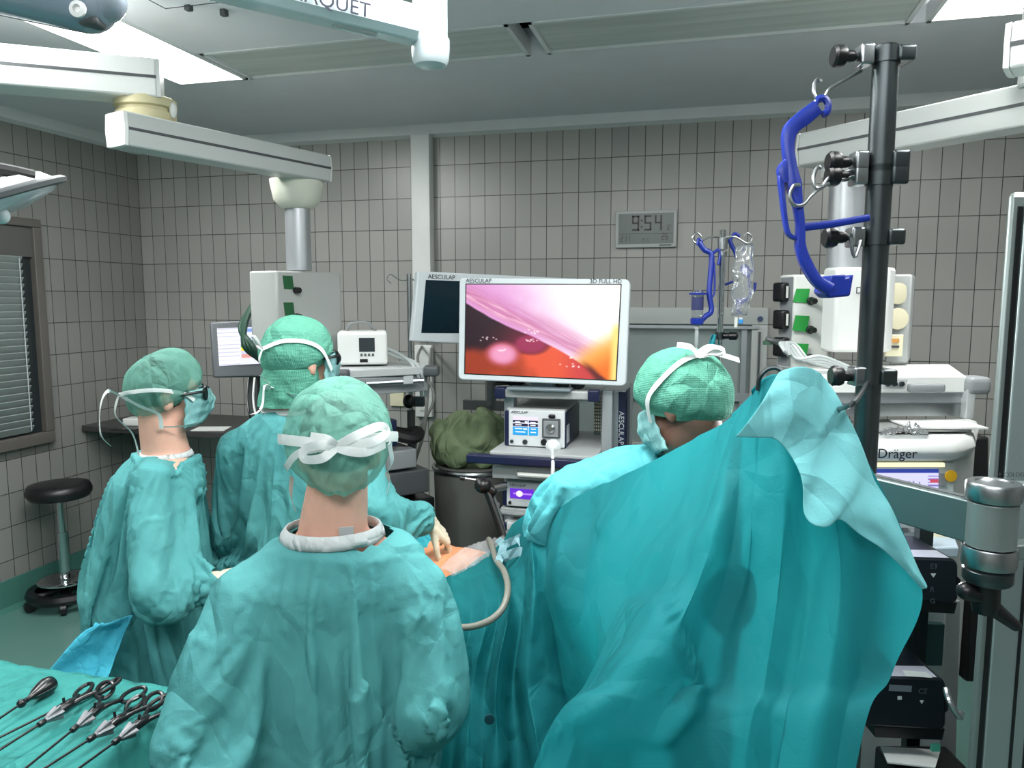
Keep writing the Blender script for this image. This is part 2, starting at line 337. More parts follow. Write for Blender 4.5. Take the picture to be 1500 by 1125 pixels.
def area(name, loc, sx, sy, e, rot=(0, 0, 0), c=(1, 1, 1)):
    l = bpy.data.lights.new(name, 'AREA'); l.shape = 'RECTANGLE'; l.size = sx; l.size_y = sy; l.energy = e; l.color = c
    o = bpy.data.objects.new(name, l); COL.objects.link(o); o.location = loc; o.rotation_euler = rot; return o
area('ceiling_lamp_left', ((LX0 + LX1) / 2, 2.2, ZC - .01), .36, 2.4, 56, c=(.98, 1, 1))
area('ceiling_lamp_right', ((RX0 + RX1) / 2, 2.2, ZC - .01), .40, 2.4, 34, c=(.98, 1, 1))
area('ceiling_lamp_behind', (-.6, -.5, ZC - .01), 2.6, .5, 34, c=(1, 1, 1))
area('surgical_lamp_beam', (-.55, 1.5, ZC - .15), .7, .7, 42, c=(1, 1, .98))
area('uplight_behind_viewer', (-.3, -.9, 2.1), 1.4, .8, 60, rot=(PI, 0, 0))  # added fill in place of bounce light, brightens the ceiling
w = bpy.data.worlds.new('world'); SC.world = w; w.use_nodes = True
w.node_tree.nodes['Background'].inputs[0].default_value = (.55, .62, .62, 1); w.node_tree.nodes['Background'].inputs[1].default_value = .0
cam = bpy.data.cameras.new('camera'); co = bpy.data.objects.new('camera', cam); COL.objects.link(co)
cam.sensor_width = 36; cam.lens = 36 * FPX / 1500; cam.clip_start = .05; co.location = EYE; co.rotation_euler = (PI / 2 - PITCH, 0, YAW); SC.camera = co
SC.view_settings.view_transform = 'Standard'; SC.view_settings.look = 'None'; SC.view_settings.exposure = .14
SC.cycles.max_bounces = 6; SC.cycles.transparent_max_bounces = 10; SC.cycles.adaptive_threshold = .025; SC.cycles.use_denoising = True
# ------------------------------------------------------------ window with blinds on the left wall
wfr = mat('window_frame_brown_grey', (96, 92, 88), .45, var=.05)
wn = thing('window_1', 'dark framed window with closed grey slat blinds on the left wall', 'window', (XL, 3.3, 1.65)); wn['kind'] = 'structure'
y0, y1, z0, z1 = 2.65, 3.775, .96, 2.33
f = MB()
for (ya, yb, za, zb) in ((y0, y1, z1 - .05, z1), (y0, y1, z0, z0 + .07), (y1 - .06, y1, z0 + .071, z1 - .051), (y0, y0 + .06, z0 + .071, z1 - .051)): f.box((XL + .02, (ya + yb) / 2, (za + zb) / 2), (.05, yb - ya, zb - za), bev=.006)
f.build('window_frame', wfr, wn)
MB().box((XL + .012, (y0 + y1) / 2, z1 - .13), (.03, y1 - y0 - .1, .2), bev=.004).build('blind_box', mat('blind_box_grey', (88, 88, 86), .5), wn)
MB().box((XL + .003, (y0 + y1) / 2, (z0 + z1) / 2), (.004, y1 - y0 - .1, z1 - z0 - .1)).build('pane', mat('dark_pane', (40, 46, 48), .1), wn)
bl = MB(); k = 0
z = z1 - .25
while z > z0 + .09:
    bl.box((XL + .032, (y0 + y1) / 2 - .05, z), (.008, y1 - y0 - .2, .047), R=Matrix.Rotation(.55, 3, 'Y')); z -= .0405
bl.build('blind_slats', mat('blind_slats', (140, 150, 148), .4, var=.05), wn, smooth=False)
MB().tube([(XL + .05, 3.60, z1 - .24), (XL + .05, 3.60, z0 + .1)], .003, 6).build('blind_cord', wletter, wn)
# ------------------------------------------------------------ ceiling pendants
def beam(name, a, b, w, h, m, par, endm=None, stripe=True, bulge=.12):
    a, b = V(a), V(b); d = (b - a); d.z = 0; d.normalize(); s = V((d.y, -d.x, 0))
    def ringp(c): 
        q = []
        for (i, j) in ((-1, -1), (-.55, -1.0 - bulge * .3), (.55, -1.0 - bulge * .3), (1, -1), (1 + bulge, 0), (1, 1), (.55, 1.0 + bulge * .3), (-.55, 1 + bulge * .3), (-1, 1), (-1 - bulge, 0)): q.append(V(c) + s * i * w / 2 + V((0, 0, j * h / 2)))
        return q
    o = MB().loft([ringp(a), ringp(b)]).build(name, m, par, bevel=.006, ang=30)
    if stripe:
        for sg in (-1, 1):
            k = MB(); off = s * sg * (w / 2 * (1 + bulge) + .0008)
            k.prism([a + off + V((0, 0, -.005)), a + off + V((0, 0, .005)), b + off + V((0, 0, .005)), b + off + V((0, 0, -.005))], s * sg * -.002)
            k.build('stripe', dgrey, o, smooth=False)
    for c, sg in ((a, -1), (b, 1)):
        MB().loft([ringp(c), [c + (q - c) * .96 + d * sg * .012 for q in ringp(c)]]).build('end_cap', endm or m, o, ang=30)
    return o
pend = thing('supply_pendant', 'grey ceiling pendant with double arm, column and supply box behind the standing surgeons', 'ceiling pendant', P(435, 290, 3.45) * 1)
a0 = P(173, 189, 2.66); a1 = P(470, 243, 3.47); a0.z = a1.z = 2.445
beamm = mat('pendant_arm_paint', (190, 194, 192), .42, var=.02)
d_ = (a0 - a1).normalized()
beam('lower_arm', a0, a1, .115, .118, beamm, pend, white)
u1 = P(232, 118, 2.78); u0 = P(-260, 85, 2.45); u0.z = u1.z = 2.645
beam('upper_arm', u0, u1, .15, .135, white, pend, white)
jc = P(213, 150, 2.80); jc.z = 2.5
MB().lathe([(.10, 0), (.105, .01), (.105, .035), (.095, .04), (.095, .05), (.108, .055), (.108, .085), (.1, .09)], jc, n=36).build('arm_joint', yellowp, pend)
MB().ell(jc + RH * .11 + V((0, 0, .045)) - FH * .02, (.014, .014, .03)).build('joint_knob', offwhite, pend)
cc = P(435, 285, 3.45); cc.z = 2.39
MB().lathe([(.058, -.13), (.075, -.125), (.105, -.09), (.112, -.05), (.118, -.02), (.12, 0)], cc, n=36).build('column_collar', mat('collar_cream', (208, 210, 196), .45), pend)
MB().ring((cc.x, cc.y, 1.98), (cc.x, cc.y, 2.27), .057, n=36).build('column', alu, pend)
MB().ring((u0.x, u0.y, 2.7), (u0.x, u0.y, ZC), .09, n=30).build('ceiling_post', white, pend)
# supply box: prism whose front left corner points at the viewer
bz0, bz1 = 1.60, 1.975
q0 = P(367, 450, 3.42); q1 = P(395, 450, 3.36); q2 = P(407, 450, 3.36); q3 = P(500, 450, 3.62)
def at(q, z): return V((q.x, q.y, z))
q4 = q3 + (q0 - q1) * 1.0 + FH * .22; q5 = q0 + FH * .3
MB().prism([at(q, bz0) for q in (q0, q1, q2, q3, q4, q5)], (0, 0, bz1 - bz0)).build('supply_box', mat('pendant_box_grey', (168, 170, 168), .42, var=.03), pend, bevel=.008, ang=30)
e_ = (q3 - q2).normalized(); n_ = V((e_.y, -e_.x, 0))
for (s0, z0_, hh) in ((.035, 1.895, .06), (.035, 1.775, .06)):
    p_ = at(q2, z0_) + e_ * s0
    pl = MB().slab(p_ + V((0, 0, hh)) - e_ * .006 + n_ * .002, p_ + e_ * .05 + V((0, 0, hh)) - e_ * .006 + n_ * .002, p_ + e_ * .05 + n_ * .002, p_ + n_ * .002, -n_ * .004).build('label_plate', mat('dark_green_label', (18, 84, 44), .5), pend, smooth=False)
    MB().ring(p_ + e_ * .06 + V((0, 0, -.005)), p_ + e_ * .06 + V((0, 0, -.005)) + n_ * .03, .016, .013).build('gas_outlet', black, pend)
# tray below it
st = P(500, 548, 3.22); r1_ = P(632, 537, 3.42); r2_ = P(606, 532, 3.75); l2_ = P(490, 534, 3.6)
zt = 1.545
tray = MB().prism([at(q, zt - .035) for q in (st, r1_, r2_, l2_)], (0, 0, .035)).build('tray', lgrey, pend, bevel=.004)
MB().prism([at(q, zt - .115) for q in (st + FH * .02 + RH * .04, r1_ + FH * .02 - RH * .02, r2_, l2_)], (0, 0, .078)).build('drawer_box', greyp, pend, bevel=.004)
for q in (st, r1_): MB().box((q.x, q.y, zt - .02), (.07, .07, .05), rz=.3, bev=.015).build('corner_bumper', dgrey, pend)
dd_ = (r1_ - st).normalized(); nn_ = V((dd_.y, -dd_.x, 0))
MB().tube([at(st + dd_ * .1 + nn_ * .02, zt - .06), at(r1_ - dd_ * .05 + nn_ * .02, zt - .06)], .011, 8).build('side_rail', steel, pend)
tl_ = at(st + dd_ * .27 + nn_ * .033, zt - .035); MB().slab(tl_, tl_ + dd_ * .045, tl_ + dd_ * .045 - V((0, 0, .035)), tl_ - V((0, 0, .035)), -nn_ * .003).build('rail_clip', lgrey, pend, smooth=False)
for i in range(3):
    g = MB(); c0 = P(366 + i * 5, 452, 3.45); 
    g.tube([P(370, 448, 3.5), P(359 - i * 3, 475 + i * 3, 3.42), P(358 + i * 5, 505, 3.38), P(372 + i * 4, 520 + i * 3, 3.42), P(392, 528 + i * 4, 3.5)], .014, 8).build('supply_hose', mat('dark_green_hose', (22, 58, 44), .45), pend)
# white device with carry handle on the tray
dv = thing('medical_device', 'white boxy device with small dark display on the grey pendant tray', 'medical device', at(P(532, 530, 3.42), zt))
c1 = at(P(495, 535, 3.38), zt + .006); c2 = at(P(568, 533, 3.42), zt + .006); ex = (c2 - c1); ex.z = 0; ew = ex.length; ex.normalize(); ey = V((-ex.y, ex.x, 0))
R_ = Matrix((ex, ey, V((0, 0, 1)))).transposed()
MB().box(c1 + ex * ew / 2 + ey * .11 + V((0, 0, .077)), (ew, .22, .15), R=R_, bev=.015).build('housing', white, dv)
fp = c1 - ey * .0015
MB().slab(fp + ex * .095 + V((0, 0, .125)), fp + ex * .165 + V((0, 0, .125)), fp + ex * .165 + V((0, 0, .062)), fp + ex * .095 + V((0, 0, .062)), ey * .004).build('display', mat('grey_lcd', (50, 56, 60), .25), dv, smooth=False)
g = MB()
for i in range(4): g.box(fp + ex * (.105 + i * .017) + V((0, 0, .048)), (.010, .006, .012), R=R_, bev=.002)
g.build('buttons', dgrey, dv)
MB().box(fp + ex * .115 + V((0, 0, .022)), (.035, .004, .014), R=R_).build('badge', black, dv)
MB().tube([c1 + ex * .04 + ey * .12 + V((0, 0, .152)), c1 + ex * .06 + ey * .1 + V((0, 0, .185)), c1 + ex * .13 + ey * .1 + V((0, 0, .19)), c1 + ex * .17 + ey * .12 + V((0, 0, .152))], .009, 8, flat=.6).build('handle', greyp, dv)
for i in range(2):
    tag(MB().tube([c1 + ex * ew + ey * .1 + V((0, 0, .07 - i * .02)), P(582, 517 + i * 6, 3.5), P(601 + i * 5, 530, 3.45), P(612 + i * 6, 548, 3.4), P(618 + i * 6, 580, 3.5)], .008, 8).build('tube', hose), ['clear tube curving from the white device over the tray edge, upper of two', 'clear tube curving from the white device over the tray edge, lower of two'][i], 'tube', 'clear tubes beside the white device')
# ------------------------------------------------------------ computer monitor on the corner counter
cnt = thing('corner_counter', 'dark grey wall counter across the back left corner', 'counter', (-3.2, 4.35, 1.0))
MB().box(((-4.0 - 2.35) / 2, 4.335, 1.0), (1.64, .64, .04), bev=.006).build('counter_top', mat('dark_laminate', (62, 62, 62), .4, var=.08), cnt)
for x in (-3.85, -2.6): MB().prism([(x, YB, .98), (x, YB - .45, .98), (x, YB, .72)], (.02, 0, 0)).build('bracket', dgrey, cnt, smooth=False)
pc = thing('computer_monitor', 'grey computer monitor showing a coloured schedule on the corner counter', 'monitor', (P(360, 555, 4.2).x, P(360, 555, 4.2).y, 1.02))
tl, tr, br, bl_ = P(308, 472, 4.1), P(432, 466, 4.3), P(432, 551, 4.3), P(313, 553, 4.1); nrm = (bl_ - tl).cross(tr - tl).normalized(); nrm = nrm if nrm.dot(FH) > 0 else -nrm
MB().slab(tl, tr, br, bl_, nrm * .05).build('housing', mat('monitor_grey', (96, 100, 104), .45), pc, bevel=.008)
def pcimg(U, W):
    im = np.zeros(U.shape + (3,)); im[:] = (214, 216, 232)
    im[W < .13] = (120, 150, 214); im[W < .05] = (200, 206, 226)
    im[U < .28] = np.array((232, 232, 240)); im[(U < .28) & (np.sin(W * 60) > .6)] = (190, 192, 210)
    cols = [(190, 196, 226), (206, 178, 224), (196, 206, 160), (216, 204, 226)]
    for i in range(4):
        for j in range(6):
            m_ = (U > .30 + i * .18) & (U < .46 + i * .18) & (W > .28 + j * .09) & (W < .36 + j * .09); im[m_] = cols[(i + j) % 4]
    for (i, j, c) in ((0, 2, (20, 120, 40)), (1, 3, (196, 30, 30)), (0, 3, (230, 210, 60)), (1, 5, (220, 120, 110)), (2, 2, (70, 160, 60)), (2, 4, (210, 190, 90)), (0, 5, (210, 150, 140)), (1, 4, (120, 200, 90))):
        im[(U > .30 + i * .18) & (U < .47 + i * .18) & (W > .27 + j * .09) & (W < .365 + j * .09)] = c
    return im
ux = (tr - tl); uy = (bl_ - tl); off = -nrm * .002
screen('display', tl + ux * .07 + uy * .12 + off, tl + ux * .95 + uy * .13 + off, tl + ux * .95 + uy * .82 + off, tl + ux * .07 + uy * .80 + off, pcimg, scr, pc, 90, 60)
sc_ = (bl_ + br) / 2 + nrm * .05
MB().box((sc_.x, sc_.y, (1.02 + bl_.z + .1) / 2), (.06, .04, bl_.z + .1 - 1.02), bev=.005).box((sc_.x, sc_.y, 1.028), (.24, .18, .016), bev=.004).build('stand', dgrey, pc)
for i, (dx) in enumerate((0, 9)):
    tag(MB().tube([P(364 + dx, 553, 4.16), P(362 + dx, 585, 4.12), P(368 + dx, 615, 4.10), P(380 + dx, 632, 4.25)], .006, 6).build('cable', [black, offwhite][i]), ['black cable hanging below the computer monitor', 'white cable hanging below the computer monitor'][i], 'cable', 'cables below the computer monitor')
tag(MB().box((*onZ(203, 617, 1.045).xy, 1.045), (.16, .11, .05), rz=.2, bev=.01).build('tissue_box', white), 'small white box on the left end of the dark counter', 'box')
_p = onZ(182, 629, 1.0225); tag(MB().box(_p, (.15, .05, .005), rz=.3).build('notepad', black), 'flat black pad lying on the left end of the dark counter', 'pad')
_p = onZ(310, 628, 1.0225); tag(MB().box(_p, (.21, .15, .004), rz=.3).build('paper_sheet', paper), 'white paper sheet on the counter beside the masked man', 'paper')
# ------------------------------------------------------------ infusion pole by the boxed duct
ip = thing('infusion_pole', 'thin steel pole with wire hooks left of the boxed duct', 'pole', at(P(602, 700, 3.75), 0))
pb = P(602, 600, 3.75)
MB().ring(at(pb, .0), at(pb, P(602, 402, 3.75).z), .011, n=12).build('pole', steel, ip)
MB().ring(at(pb, 1.3), at(pb, .0), .02, n=12).build('pole_sleeve', dgrey, ip)
_h = P(602, 408, 3.75)
for sg, L in ((-1, .10), (1, .05)): MB().tube([_h, _h + RH * sg * L * .5 + V((0, 0, -.01)), _h + RH * sg * L + V((0, 0, .02)), _h + RH * sg * (L + .02) + V((0, 0, .0)), _h + RH * sg * (L) + V((0, 0, -.025))], .0035, 6).build('hook', steel, ip)
_k = P(599, 588, 3.7); MB().ell(_k, (.03, .03, .035)).build('clamp_knob', black, ip)
MB().box(P(612, 588, 3.72), (.07, .04, .05), rz=YAW, bev=.008).build('clamp', dgrey, ip)
MB().lathe([(.1, 0), (.1, .02), (.05, .06), (.03, .1)], at(pb, 0), n=24).build('base', dgrey, ip)
# wall sockets
so = thing('socket_strip', 'white vertical socket panel on the tiles under the boxed duct', 'socket panel', (-1.79, YB, 1.1)); so['kind'] = 'thing'
s0 = onY(608, 505, YB - .03); s1 = onY(634, 611, YB - .03)
MB().box(((s0.x + s1.x) / 2, YB - .02, (s0.z + s1.z) / 2), (abs(s1.x - s0.x), .04, s0.z - s1.z), bev=.006).build('housing', white, so)
for z in (1.14, 1.22, 1.30): MB().box(((s0.x + s1.x) / 2, YB - .042, z), (.055, .008, .055), bev=.004).build('socket', offwhite, so)
_p = onY(582, 583, YB - .012); tag(MB().box(_p, (.1, .022, .11), bev=.005).build('wall_plate', creamp), 'cream square cover plate on the tiles left of the socket panel', 'cover plate')
for i in range(2):
    tag(MB().tube([onY(618 + i * 14, 508 + i * 3, YB - .05), P(612 + i * 18, 530, 4.4), P(628 - i * 10 + 8, 580, 4.2), P(613 + i * 8, 632, 4.0), P(605 + 2 * i, 680, 3.85), P(598, 730, 3.8), P(600, 800, 3.8)], .009, 8).build('cable', greyhose), ['grey cable looping down from the socket panel, inner of two', 'grey cable looping down from the socket panel, outer of two'][i], 'cable', 'cables at the socket panel')
# ------------------------------------------------------------ wall clock
ck = thing('wall_clock', 'grey digital wall clock reading 9:54', 'clock', (-.38, YB, 2.26))
a = onY(902, 308, YB - .03); b = onY(992, 308, YB - .03); c = onY(991, 362, YB - .03); zt_, zb_ = (a.z + b.z) / 2, (c.z + onY(904, 363, YB - .03).z) / 2
MB().box(((a.x + b.x) / 2, YB - .015, (zt_ + zb_) / 2), (b.x - a.x, .03, zt_ - zb_), bev=.006).build('housing', lgrey, ck)
W_ = b.x - a.x; H_ = zt_ - zb_; yf = YB - .0315
MB().slab((a.x + W_ * .05, yf, zt_ - H_ * .08), (b.x - W_ * .05, yf, zt_ - H_ * .08), (b.x - W_ * .05, yf, zb_ + H_ * .10), (a.x + W_ * .05, yf, zb_ + H_ * .10), (0, .002, 0)).build('display', mat('clock_lcd', (92, 102, 98), .3), ck, smooth=False)
SEG = {'9': 'abcdfg', '5': 'acdfg', '4': 'bcfg', '1': 'bc', '2': 'abdeg', '6': 'acdefg', '0': 'abcdef', '7': 'abc', '8': 'abcdefg'}
def seven(mb, ch, x, z, w, h, t):
    S = {'a': (0, h - t, w, h), 'd': (0, 0, w, t), 'g': (0, h / 2 - t / 2, w, h / 2 + t / 2), 'f': (0, h / 2, t, h), 'b': (w - t, h / 2, w, h), 'e': (0, 0, t, h / 2), 'c': (w - t, 0, w, h / 2)}
    for k in SEG.get(ch, ''):
        x0, z0, x1, z1 = S[k]; g_ = t * .12
        mb.slab((x + x0 + g_, yf - .0015, z + z1 - g_), (x + x1 - g_, yf - .0015, z + z1 - g_), (x + x1 - g_, yf - .0015, z + z0 + g_), (x + x0 + g_, yf - .0015, z + z0 + g_), (0, .001, 0))
mb = MB(); X = lambda u: a.x + W_ * u; Z = lambda v: zt_ - H_ * v
seven(mb, '9', X(.27), Z(.55), W_ * .125, H_ * .42, W_ * .036); seven(mb, '5', X(.47), Z(.55), W_ * .125, H_ * .42, W_ * .036); seven(mb, '4', X(.64), Z(.55), W_ * .125, H_ * .42, W_ * .036)
for v in (.25, .42): mb.slab((X(.42), yf - .0015, Z(v)), (X(.445), yf - .0015, Z(v)), (X(.445), yf - .0015, Z(v + .05)), (X(.42), yf - .0015, Z(v + .05)), (0, .001, 0))
for i, ch in enumerate('12'): seven(mb, ch, X(.82 + i * .045), Z(.55), W_ * .035, H_ * .15, W_ * .009)
for i, ch in enumerate('211'): seven(mb, ch, X(.09 + i * .055), Z(.83), W_ * .04, H_ * .17, W_ * .01)
for i, ch in enumerate('26'): seven(mb, ch, X(.76 + i * .06), Z(.8), W_ * .045, H_ * .17, W_ * .011)
for i, ch in enumerate('14'): seven(mb, ch, X(.42 + i * .04), Z(.84), W_ * .026, H_ * .09, W_ * .007)
for i, ch in enumerate('53'): seven(mb, ch, X(.52 + i * .04), Z(.84), W_ * .026, H_ * .09, W_ * .007)
mb.slab((X(.07), yf - .001, Z(.62)), (X(.93), yf - .001, Z(.62)), (X(.93), yf - .001, Z(.63)), (X(.07), yf - .001, Z(.63)), (0, .001, 0))
mb.slab((X(.72), yf, Z(.93)), (X(.92), yf, Z(.93)), (X(.92), yf, Z(.955)), (X(.72), yf, Z(.955)), (0, .001, 0))
mb.build('digits', black, ck, smooth=False)
# ------------------------------------------------------------ pass-through hatch in the back wall
ht = thing('window_2', 'white framed glazed hatch in the back wall behind the drip stand', 'window', (-.2, YB, 1.5)); ht['kind'] = 'structure'
hx0, hx1, hz0, hz1 = -1.0, .33, .92, 1.80
f = MB()
for (xa, xb, za, zb) in ((hx0, hx1, hz1 - .10, hz1), (hx0, hx1, hz0, hz0 + .05), (hx1 - .09, hx1, hz0 + .051, hz1 - .101), (hx0, hx0 + .06, hz0 + .051, hz1 - .101)): f.box(((xa + xb) / 2, YB - .025, (za + zb) / 2), (xb - xa, .05, zb - za), bev=.006)
f.build('window_frame', mat('hatch_frame', (176, 180, 178), .4), ht)
MB().box(((hx0 + hx1) / 2, YB - .006, (hz0 + hz1) / 2), (hx1 - hx0 - .12, .008, hz1 - hz0 - .1)).build('pane', mat('hatch_glass', (150, 160, 158), .12, var=.05, spec=.7), ht)
f = MB(); f.box(((hx0 + hx1) / 2, YB - .055, hz1 - .115), (hx1 - hx0 - .1, .012, .018)); f.box((hx1 - .13, YB - .03, 1.38), (.03, .02, .62)); f.box(((hx0 + hx1) / 2, YB - .03, 1.27), (hx1 - hx0 - .1, .03, .05))
f.build('slide_rail', alu, ht)
MB().box((hx1 - .045, YB - .055, 1.45), (.012, .012, .42)).build('slide_slot', dgrey, ht, smooth=False)
MB().ring((hx1 - .045, YB - .05, 1.735), (hx1 - .045, YB - .058, 1.735), .016).build('lock', mat('dull_blue', (60, 74, 110), .4), ht)
# ------------------------------------------------------------ second monitor
m2 = thing('surgical_monitor', 'dark switched-off monitor tilted behind the big bright monitor', 'monitor', at(P(700, 600, 3.9), 1.2))
TL, TR, BR, BL = P(612, 397, 3.62), P(846, 408, 4.0), P(842, 512, 4.0), P(603, 500, 3.62)
nr = (TR - TL).cross(BL - TL).normalized(); nr = nr if nr.dot(FH) > 0 else -nr
bez = mat('monitor_bezel', (208, 216, 220), .35)
MB().slab(TL, TR, BR, BL, nr * .05).build('housing', bez, m2, bevel=.008)
ux = TR - TL; uy = BL - TL
q = lambda u, v, o=-.002: TL + ux * u + uy * v + nr * o
MB().slab(q(.05, .12), q(.96, .12), q(.96, .88), q(.05, .88), nr * .003).build('display', mat('off_display', (12, 34, 44), .12, var=.3, vscale=3), m2, smooth=False)
text('brand_lettering', 'AESCULAP', q(.06, .10, -.003), ux, -uy, .03, letter, m2)
_t2 = q(.5, 1.0, .06); MB().ring(at(_t2, 1.3), at(_t2, 1.65), .025).box(at(_t2, 1.3), (.3, .03, .05), rz=0).build('mount', dgrey, m2)
# ------------------------------------------------------------ endoscopy tower
tw = thing('equipment_trolley', 'silver and navy equipment trolley under the big bright monitor', 'trolley', (onY(800, 700, 3.3).x, 3.4, 0))
YT = 3.14
zx = lambda px, py, Y=YT: onY(px, py, Y)
def bxp(mb, x0, x1, y0, y1, z0, z1, bev=.004): return mb.box(((x0 + x1) / 2, (y0 + y1) / 2, (z0 + z1) / 2), (x1 - x0, y1 - y0, z1 - z0), bev=bev)
tx0 = zx(733, 600).x; tx1 = zx(872, 600).x; D = .5
zs1 = zx(800, 572).z; zs0 = zx(800, 584).z
bxp(MB(), tx0, tx1, YT, YT + D, zs0, zs1, .006).build('top_shelf', lgrey, tw)
for x in (tx0 - .012, tx1 - .02): bxp(MB(), x - .012, x + .035, YT - .012, YT + .04, zs0 - .006, zs1 + .008, .006).build('corner_bumper', navy, tw)
for x in (tx0, tx1 + .02): bxp(MB(), x, x + .045, YT + .06, YT + .12, .14, zs0 if x < tx1 else zs1).build('upright', alu, tw)
bxp(MB(), tx1 + .0, tx1 + .11, YT + .16, YT + D, .14, zs1 - .01, .01).build('side_column', alu, tw)
_sx = tx1 + .112; sp_ = bxp(MB(), _sx, _sx + .004, YT + .18, YT + .3, .9, zs1 - .01, .001).build('name_strip', navy, tw, smooth=False)
bxp(MB(), tx1 + .08, tx1 + .112, YT + .152, YT + .16, .9, zs1 - .015, .001).build('name_strip', navy, tw, smooth=False)
text('brand_lettering', 'AESCULAP', (tx1 + .084, YT + .1505, zx(890, 575).z - .1), (0, 0, -1), (1, 0, 0), .032, wletter, tw)
# perforated back
pf = MB(); 
bxp(MB(), tx1 - .05, tx1 - .005, YT + .3, YT + .31, zx(860, 655).z, zs0).build('perforated_plate', dsteel, tw, smooth=False)
for i in range(5):
    for j in range(16): pf.box((tx1 - .045 + i * .009, YT + .298, zx(860, 650).z + .01 + j * .0155), (.005, .003, .009))
pf.build('perforations', creamp, tw, smooth=False)
# middle shelf with navy front rail, drawer below
zm1 = zx(780, 661).z; zm0 = zx(780, 673).z; mx0 = zx(697, 661).x; mx1 = zx(865, 668).x
bxp(MB(), tx0 - .02, tx1 + .02, YT - .1, YT + D, zm1 - .005, zm1 + .012).build('middle_shelf', lgrey, tw)
bxp(MB(), mx0, mx1, YT - .14, YT - .09, zm0, zm1, .006).build('front_rail', navy, tw)
zd1, zd0 = zx(780, 678).z, zx(780, 697).z
bxp(MB(), tx0 - .015, tx1 + .01, YT - .08, YT + D - .05, zd0, zd1).build('drawer', lgrey, tw)
_dr = tw.children[-1]
MB().tube([(tx0 + .1, YT - .08, (zd0 + zd1) / 2), (tx0 + .11, YT - .11, (zd0 + zd1) / 2), (tx1 - .12, YT - .11, (zd0 + zd1) / 2), (tx1 - .11, YT - .08, (zd0 + zd1) / 2)], .010, 8, smooth=False).build('handle', offwhite, _dr)
for zz in (zx(780, 747).z, .82, .5): bxp(MB(), tx0, tx1 + .03, YT, YT + D, zz - .02, zz).build('shelf', lgrey, tw)
bxp(MB(), tx0 - .03, tx1 + .12, YT - .05, YT + D + .03, .08, .14, .01).build('base', dgrey, tw)
for x in (tx0, tx1 + .08):
    for y in (YT, YT + D - .02): MB().ring((x - .012, y, .04), (x + .012, y, .04), .04).build('caster', black, tw)
MB().tube([(tx0 - .01, YT - .02, zx(740, 738).z), (tx0 + .02, YT - .09, zx(740, 741).z), (tx0 + .14, YT - .1, zx(740, 741).z), (tx0 + .2, YT - .02, zx(740, 738).z)], .012, 8).build('push_handle', greyp, tw)
# insufflator
def trolley_device(name, label, x0, x1, z0, z1, yf, dep):
    t = thing(name, label, 'medical device', ((x0 + x1) / 2, yf + dep / 2, z0))
    bxp(MB(), x0 - .022, x1 + .004, yf + .012, yf + dep, z0, z1 - .012, .006).build('housing', navy, t)
    bxp(MB(), x0 - .015, x1, yf + .02, yf + dep, z1 - .016, z1, .008).build('top_cover', lgrey, t)
    bxp(MB(), x0, x1, yf, yf + .02, z0 + .004, z1 - .004, .006).build('front_panel', mat('device_front', (216, 220, 222), .4), t)
    return t
ix0, ix1 = zx(745, 630, YT + .02).x, zx(827, 630, YT + .02).x; iz0, iz1 = zm1 + .012, zx(790, 601).z
yi = YT + .02
ins = trolley_device('insufflator', 'white and navy device with blue touchscreen on the trolley middle shelf', ix0, ix1, iz0, iz1, yi, .36)
w_ = ix1 - ix0; h_ = iz1 - iz0; fx = lambda u: ix0 + w_ * u; fz = lambda v: iz1 - h_ * v
def insimg(U, W):
    im = np.zeros(U.shape + (3,)); im[:] = (216, 206, 226)
    im[(W > .18) & (W < .52)] = (34, 30, 60); im[W > .55] = (30, 150, 214); im[(abs(U - .62) < .02)] = (206, 216, 236)
    im[(W > .33) & (W < .37)] = (226, 226, 240)
    for (u, v, a, b) in ((.48, .24, .1, .1), (.1, .28, .2, .06), (.1, .42, .25, .05), (.7, .26, .2, .06), (.7, .42, .2, .06), (.08, .64, .3, .05), (.42, .62, .14, .08), (.72, .62, .2, .05), (.1, .8, .4, .05), (.7, .8, .22, .06)): im[(U > u) & (U < u + a) & (W > v) & (W < v + b)] = (226, 236, 246)
    return im
screen('touchscreen', (fx(.08), yi - .002, fz(.2)), (fx(.53), yi - .002, fz(.2)), (fx(.53), yi - .002, fz(.68)), (fx(.08), yi - .002, fz(.68)), insimg, scr, ins, 60, 40)
bxp(MB(), fx(.61), fx(.93), yi - .012, yi + .002, fz(.72), fz(.22), .004).build('connector_plate', dgrey, ins)
bxp(MB(), fx(.64), fx(.90), yi - .018, yi - .01, fz(.68), fz(.27), .004).build('connector_cover', greyp, ins)
MB().lathe([(.012, 0), (.02, .01), (.012, .018)], (fx(.77), yi - .018, fz(.45)), (0, -1, 0)).build('gas_connector', steel, ins)
bxp(MB(), fx(.72), fx(.84), yi - .012, yi + .002, fz(.2), fz(.11), .006).build('latch', black, ins)
for u, r in ((.06, .008), (.3, .011)): MB().ring((fx(u), yi + .001, fz(.86)), (fx(u), yi - .006, fz(.86)), r).build('button', dsteel, ins)
MB().ring((fx(.64), yi + .001, fz(.84)), (fx(.64), yi - .008, fz(.84)), .014).build('port', black, ins)
MB().lathe([(.02, -.01), (.032, .005), (.034, .02), (.02, .035), (.012, .05)], (fx(.82), yi - .002, fz(.9)), (0, -1, -.2)).build('tube_filter', mat('frosted_plastic', (226, 232, 232), .3), ins)
text('brand_lettering', 'AESCULAP', (fx(.05), yi - .001, fz(.12)), (1, 0, 0), (0, 0, 1), .016, letter, ins)
bxp(MB(), ix1 + .004, ix1 + .0055, yi + .03, yi + .09, iz0 + .02, iz0 + .1, .0005).build('side_label', wletter, ins, smooth=False)
